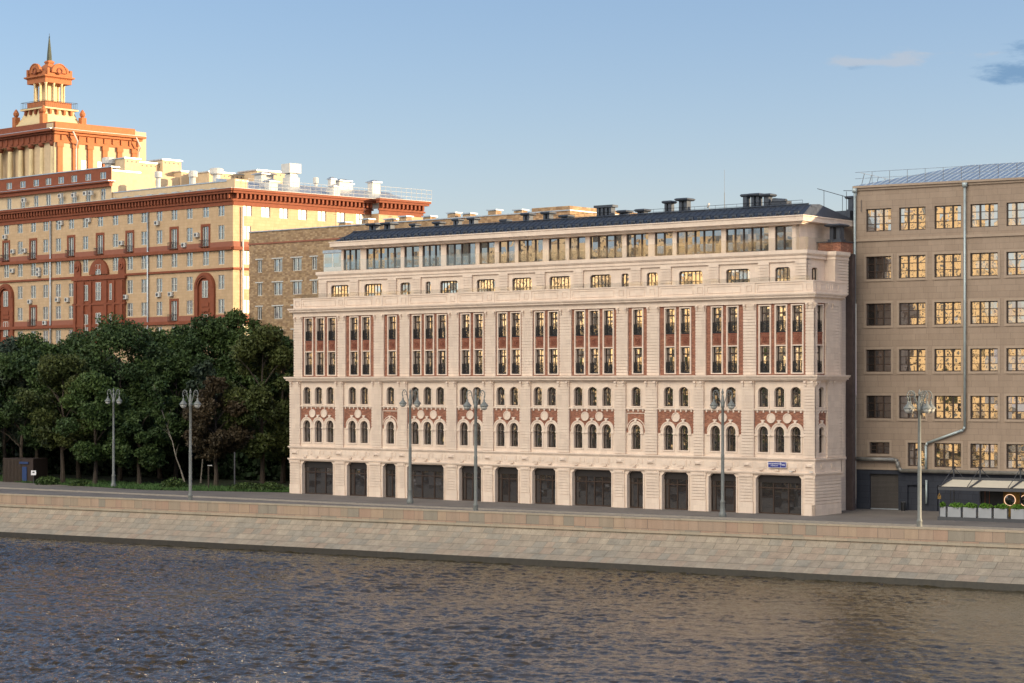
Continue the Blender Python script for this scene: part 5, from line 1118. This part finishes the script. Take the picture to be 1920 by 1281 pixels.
# dense undergrowth behind the trunks
rs = np.random.RandomState(5); V = []
P0, P1 = np.array(at(-60, 286)), np.array(at(548, 256))
n = 26000; f = rs.rand(n); base = P0[None] * (1 - f)[:, None] + P1[None] * f[:, None]; hh = 6.5 + 1.5 * np.sin(f * 40) + 1.0 * np.sin(f * 97)
co = np.stack([base[:, 0] + rs.uniform(-2, 2, n), base[:, 1] + rs.uniform(-2, 2, n), rs.rand(n) * hh], 1)
m = MB()
def leafcloud(co, size, key, name, tone=None):
    n = len(co); u = rs.normal(size=(n, 3)); u /= np.linalg.norm(u, axis=1)[:, None]; w2 = np.cross(u, rs.normal(size=(n, 3))); w2 /= np.linalg.norm(w2, axis=1)[:, None]; s_ = (size * (.6 + .6 * rs.rand(n)))[:, None]; u *= s_; w2 *= s_ * .6
    c = np.stack([co - u, co + w2, co + u, co - w2], 1).reshape(-1, 3); me = bpy.data.meshes.new(name); me.vertices.add(len(c)); me.vertices.foreach_set('co', c.ravel().astype(np.float32)); me.loops.add(4 * n); me.loops.foreach_set('vertex_index', np.arange(4 * n, dtype=np.int32)); me.polygons.add(n)
    me.polygons.foreach_set('loop_start', np.arange(n) * 4); me.polygons.foreach_set('loop_total', np.full(n, 4)); me.update(calc_edges=True); a = me.attributes.new('tone', 'FLOAT', 'FACE'); a.data.foreach_set('value', rs.rand(n).astype(np.float32)); me.materials.append(LEAF[key]); return me
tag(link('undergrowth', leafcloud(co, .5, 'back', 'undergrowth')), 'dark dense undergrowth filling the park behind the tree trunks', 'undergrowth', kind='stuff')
for i, (px, D, wd, hh, lab) in enumerate(((90, 246, 1.6, 1.1, 'low bush beside the brown kiosk'), (150, 243, 1.4, .8, 'low bush left of the left street lamp foot'), (325, 236, 1.7, 1.3, 'rounded green bush between the two left street lamps'), (460, 231.5, 2.0, 1.0, 'spreading low bush on the verge near the cream building'), (505, 230.5, 2.2, 1.0, 'leafy low bush at the cream building corner'))):
    x, y = at(px, D); n = 900; d = rs.normal(size=(n, 3)); d /= np.linalg.norm(d, axis=1)[:, None]; c = d * (rs.rand(n) ** .4)[:, None] * np.array([wd, wd * .7, hh]); c[:, 2] = np.abs(c[:, 2])
    o = link('bush', leafcloud(c, .14, 'mid', 'bush'), None, (x, y, 0)); tag(o, lab, 'bush', 'low bushes on the verge')
# kiosk, notice and posts in the park
ks = thing('kiosk', 'dark brown slatted kiosk with blue front under the trees at the left', 'kiosk', (*at(36, 252), 0), -.5)
m = MB(); m.box(-2.6, 2.2, 0, 2.6, 0, 2.9, 'kiosk'); m.build('body', ks)
m = MB()
for i in range(14): m.box(-2.55 + i * .22, -2.47 + i * .22, -.05, 0, 0, 2.8, 'bark')
m.build('slats', ks)
m = MB(); m.box(.55, 1.25, -.1, 0, .2, 1.9, 'blue'); m.build('door', ks); m = MB(); m.box(.1, 1.5, -.12, 0, 2.25, 2.5, 'blue'); m.build('name_board', ks)
nb_ = MB(); nb_.box(-.03, .03, -.03, .03, 0, 1.0, 'darkgrey'); nb_.box(-.3, .3, -.05, -.03, 1.0, 1.55, 'signwhite'); nb_.box(-.12, .12, -.055, -.05, 1.25, 1.4, 'darkgrey')
o = nb_.build('notice_board'); o.location = (*at(63, 249), 0); tag(o, 'small white square notice board right of the brown kiosk', 'notice board')
for px, D, h, lab in ((391, 236, 2.6, 'short wooden post with white cap left of the rusty tree trunk'), (440, 235, 4.2, 'thin dark pole on the verge near the low bushes'), (115, 246, 2.2, 'reddish wooden post right of the kiosk')):
    m = MB(); m.lathe(0, 0, [(.09, 0), (.08, h), (.05, h + .02)], 'bark' if h < 4 else 'darkgrey', 8)
    if h == 2.6: m.box(-.1, .4, -.1, .1, h + .02, h + .1, 'white')
    o = m.build('post'); o.location = (*at(px, D), 0); tag(o, lab, 'post')

# ------------------------------------------------------------ far bank: sunlit houses and trees, seen only as reflections in the windows
FO = (-137 + .519 * 0, 66.0); FA = math.atan2(.519, -.8545)
def fw(s_, t): return (FO[0] - .8545 * s_ - .519 * t, FO[1] + .519 * s_ - .8545 * t)   # s along the bank away from the camera, t inland
labs = ['pale ochre apartment house across the river nearest the bridge', 'cream apartment house across the river, second from the bridge', 'yellow apartment house across the river, third from the bridge', 'sand coloured apartment house across the river, farthest', 'tall beige apartment house across the river', 'buff apartment house across the river beyond the tall one']
M['far1'] = mat('sunlit_ochre_wall', (.72, .55, .33), .9, noise=.1, nscale=.3); M['far2'] = mat('sunlit_cream_wall', (.75, .61, .42), .9, noise=.1, nscale=.3)
for i, (s_, wd, hh, k) in enumerate(((-20, 46, 48, 'far1'), (30, 42, 44, 'far2'), (76, 40, 43, 'far1'), (120, 44, 50, 'far2'), (176, 40, 40, 'far1'), (220, 46, 41, 'far2'))):
    t = thing('apartment_house', labs[i], 'building', (*fw(s_ - 2, 16), 0), FA - R(27), 'sunlit houses on the far bank')
    m = MB(); m.box(0, wd, 0, 18, 0, hh, k); m.box(-.5, wd + .5, -.5, 18.5, hh, hh + .8, 'taupe_trim'); m.build('wall', t)
    # the front faces the river: build windows on the side turned to it
    m = MB()
    for a in range(int(wd / 3.4)):
        for b in range(int(hh / 3.4) - 1): m.box(1.2 + a * 3.4, 2.6 + a * 3.4, -.04, 0, 2.2 + b * 3.4, 4.1 + b * 3.4, 'glass_shop'); m.box(1.2 + a * 3.4, 2.6 + a * 3.4, 18, 18.04, 2.2 + b * 3.4, 4.1 + b * 3.4, 'glass_shop')
    o = m.build('windows', t); o['kind'] = 'stuff'
for i in range(16):
    s_ = -5 + i * 17; x, y = fw(s_, -9 - (i % 3)); tr_ = tree(x, y, 12.5 + (i * 37 % 5) * .7, 5.6, 2, 'dark', 'embankment tree on the far bank of the river', 200 + i, nb=26, per=90, size=.6); tr_['group'] = 'trees on the far bank'
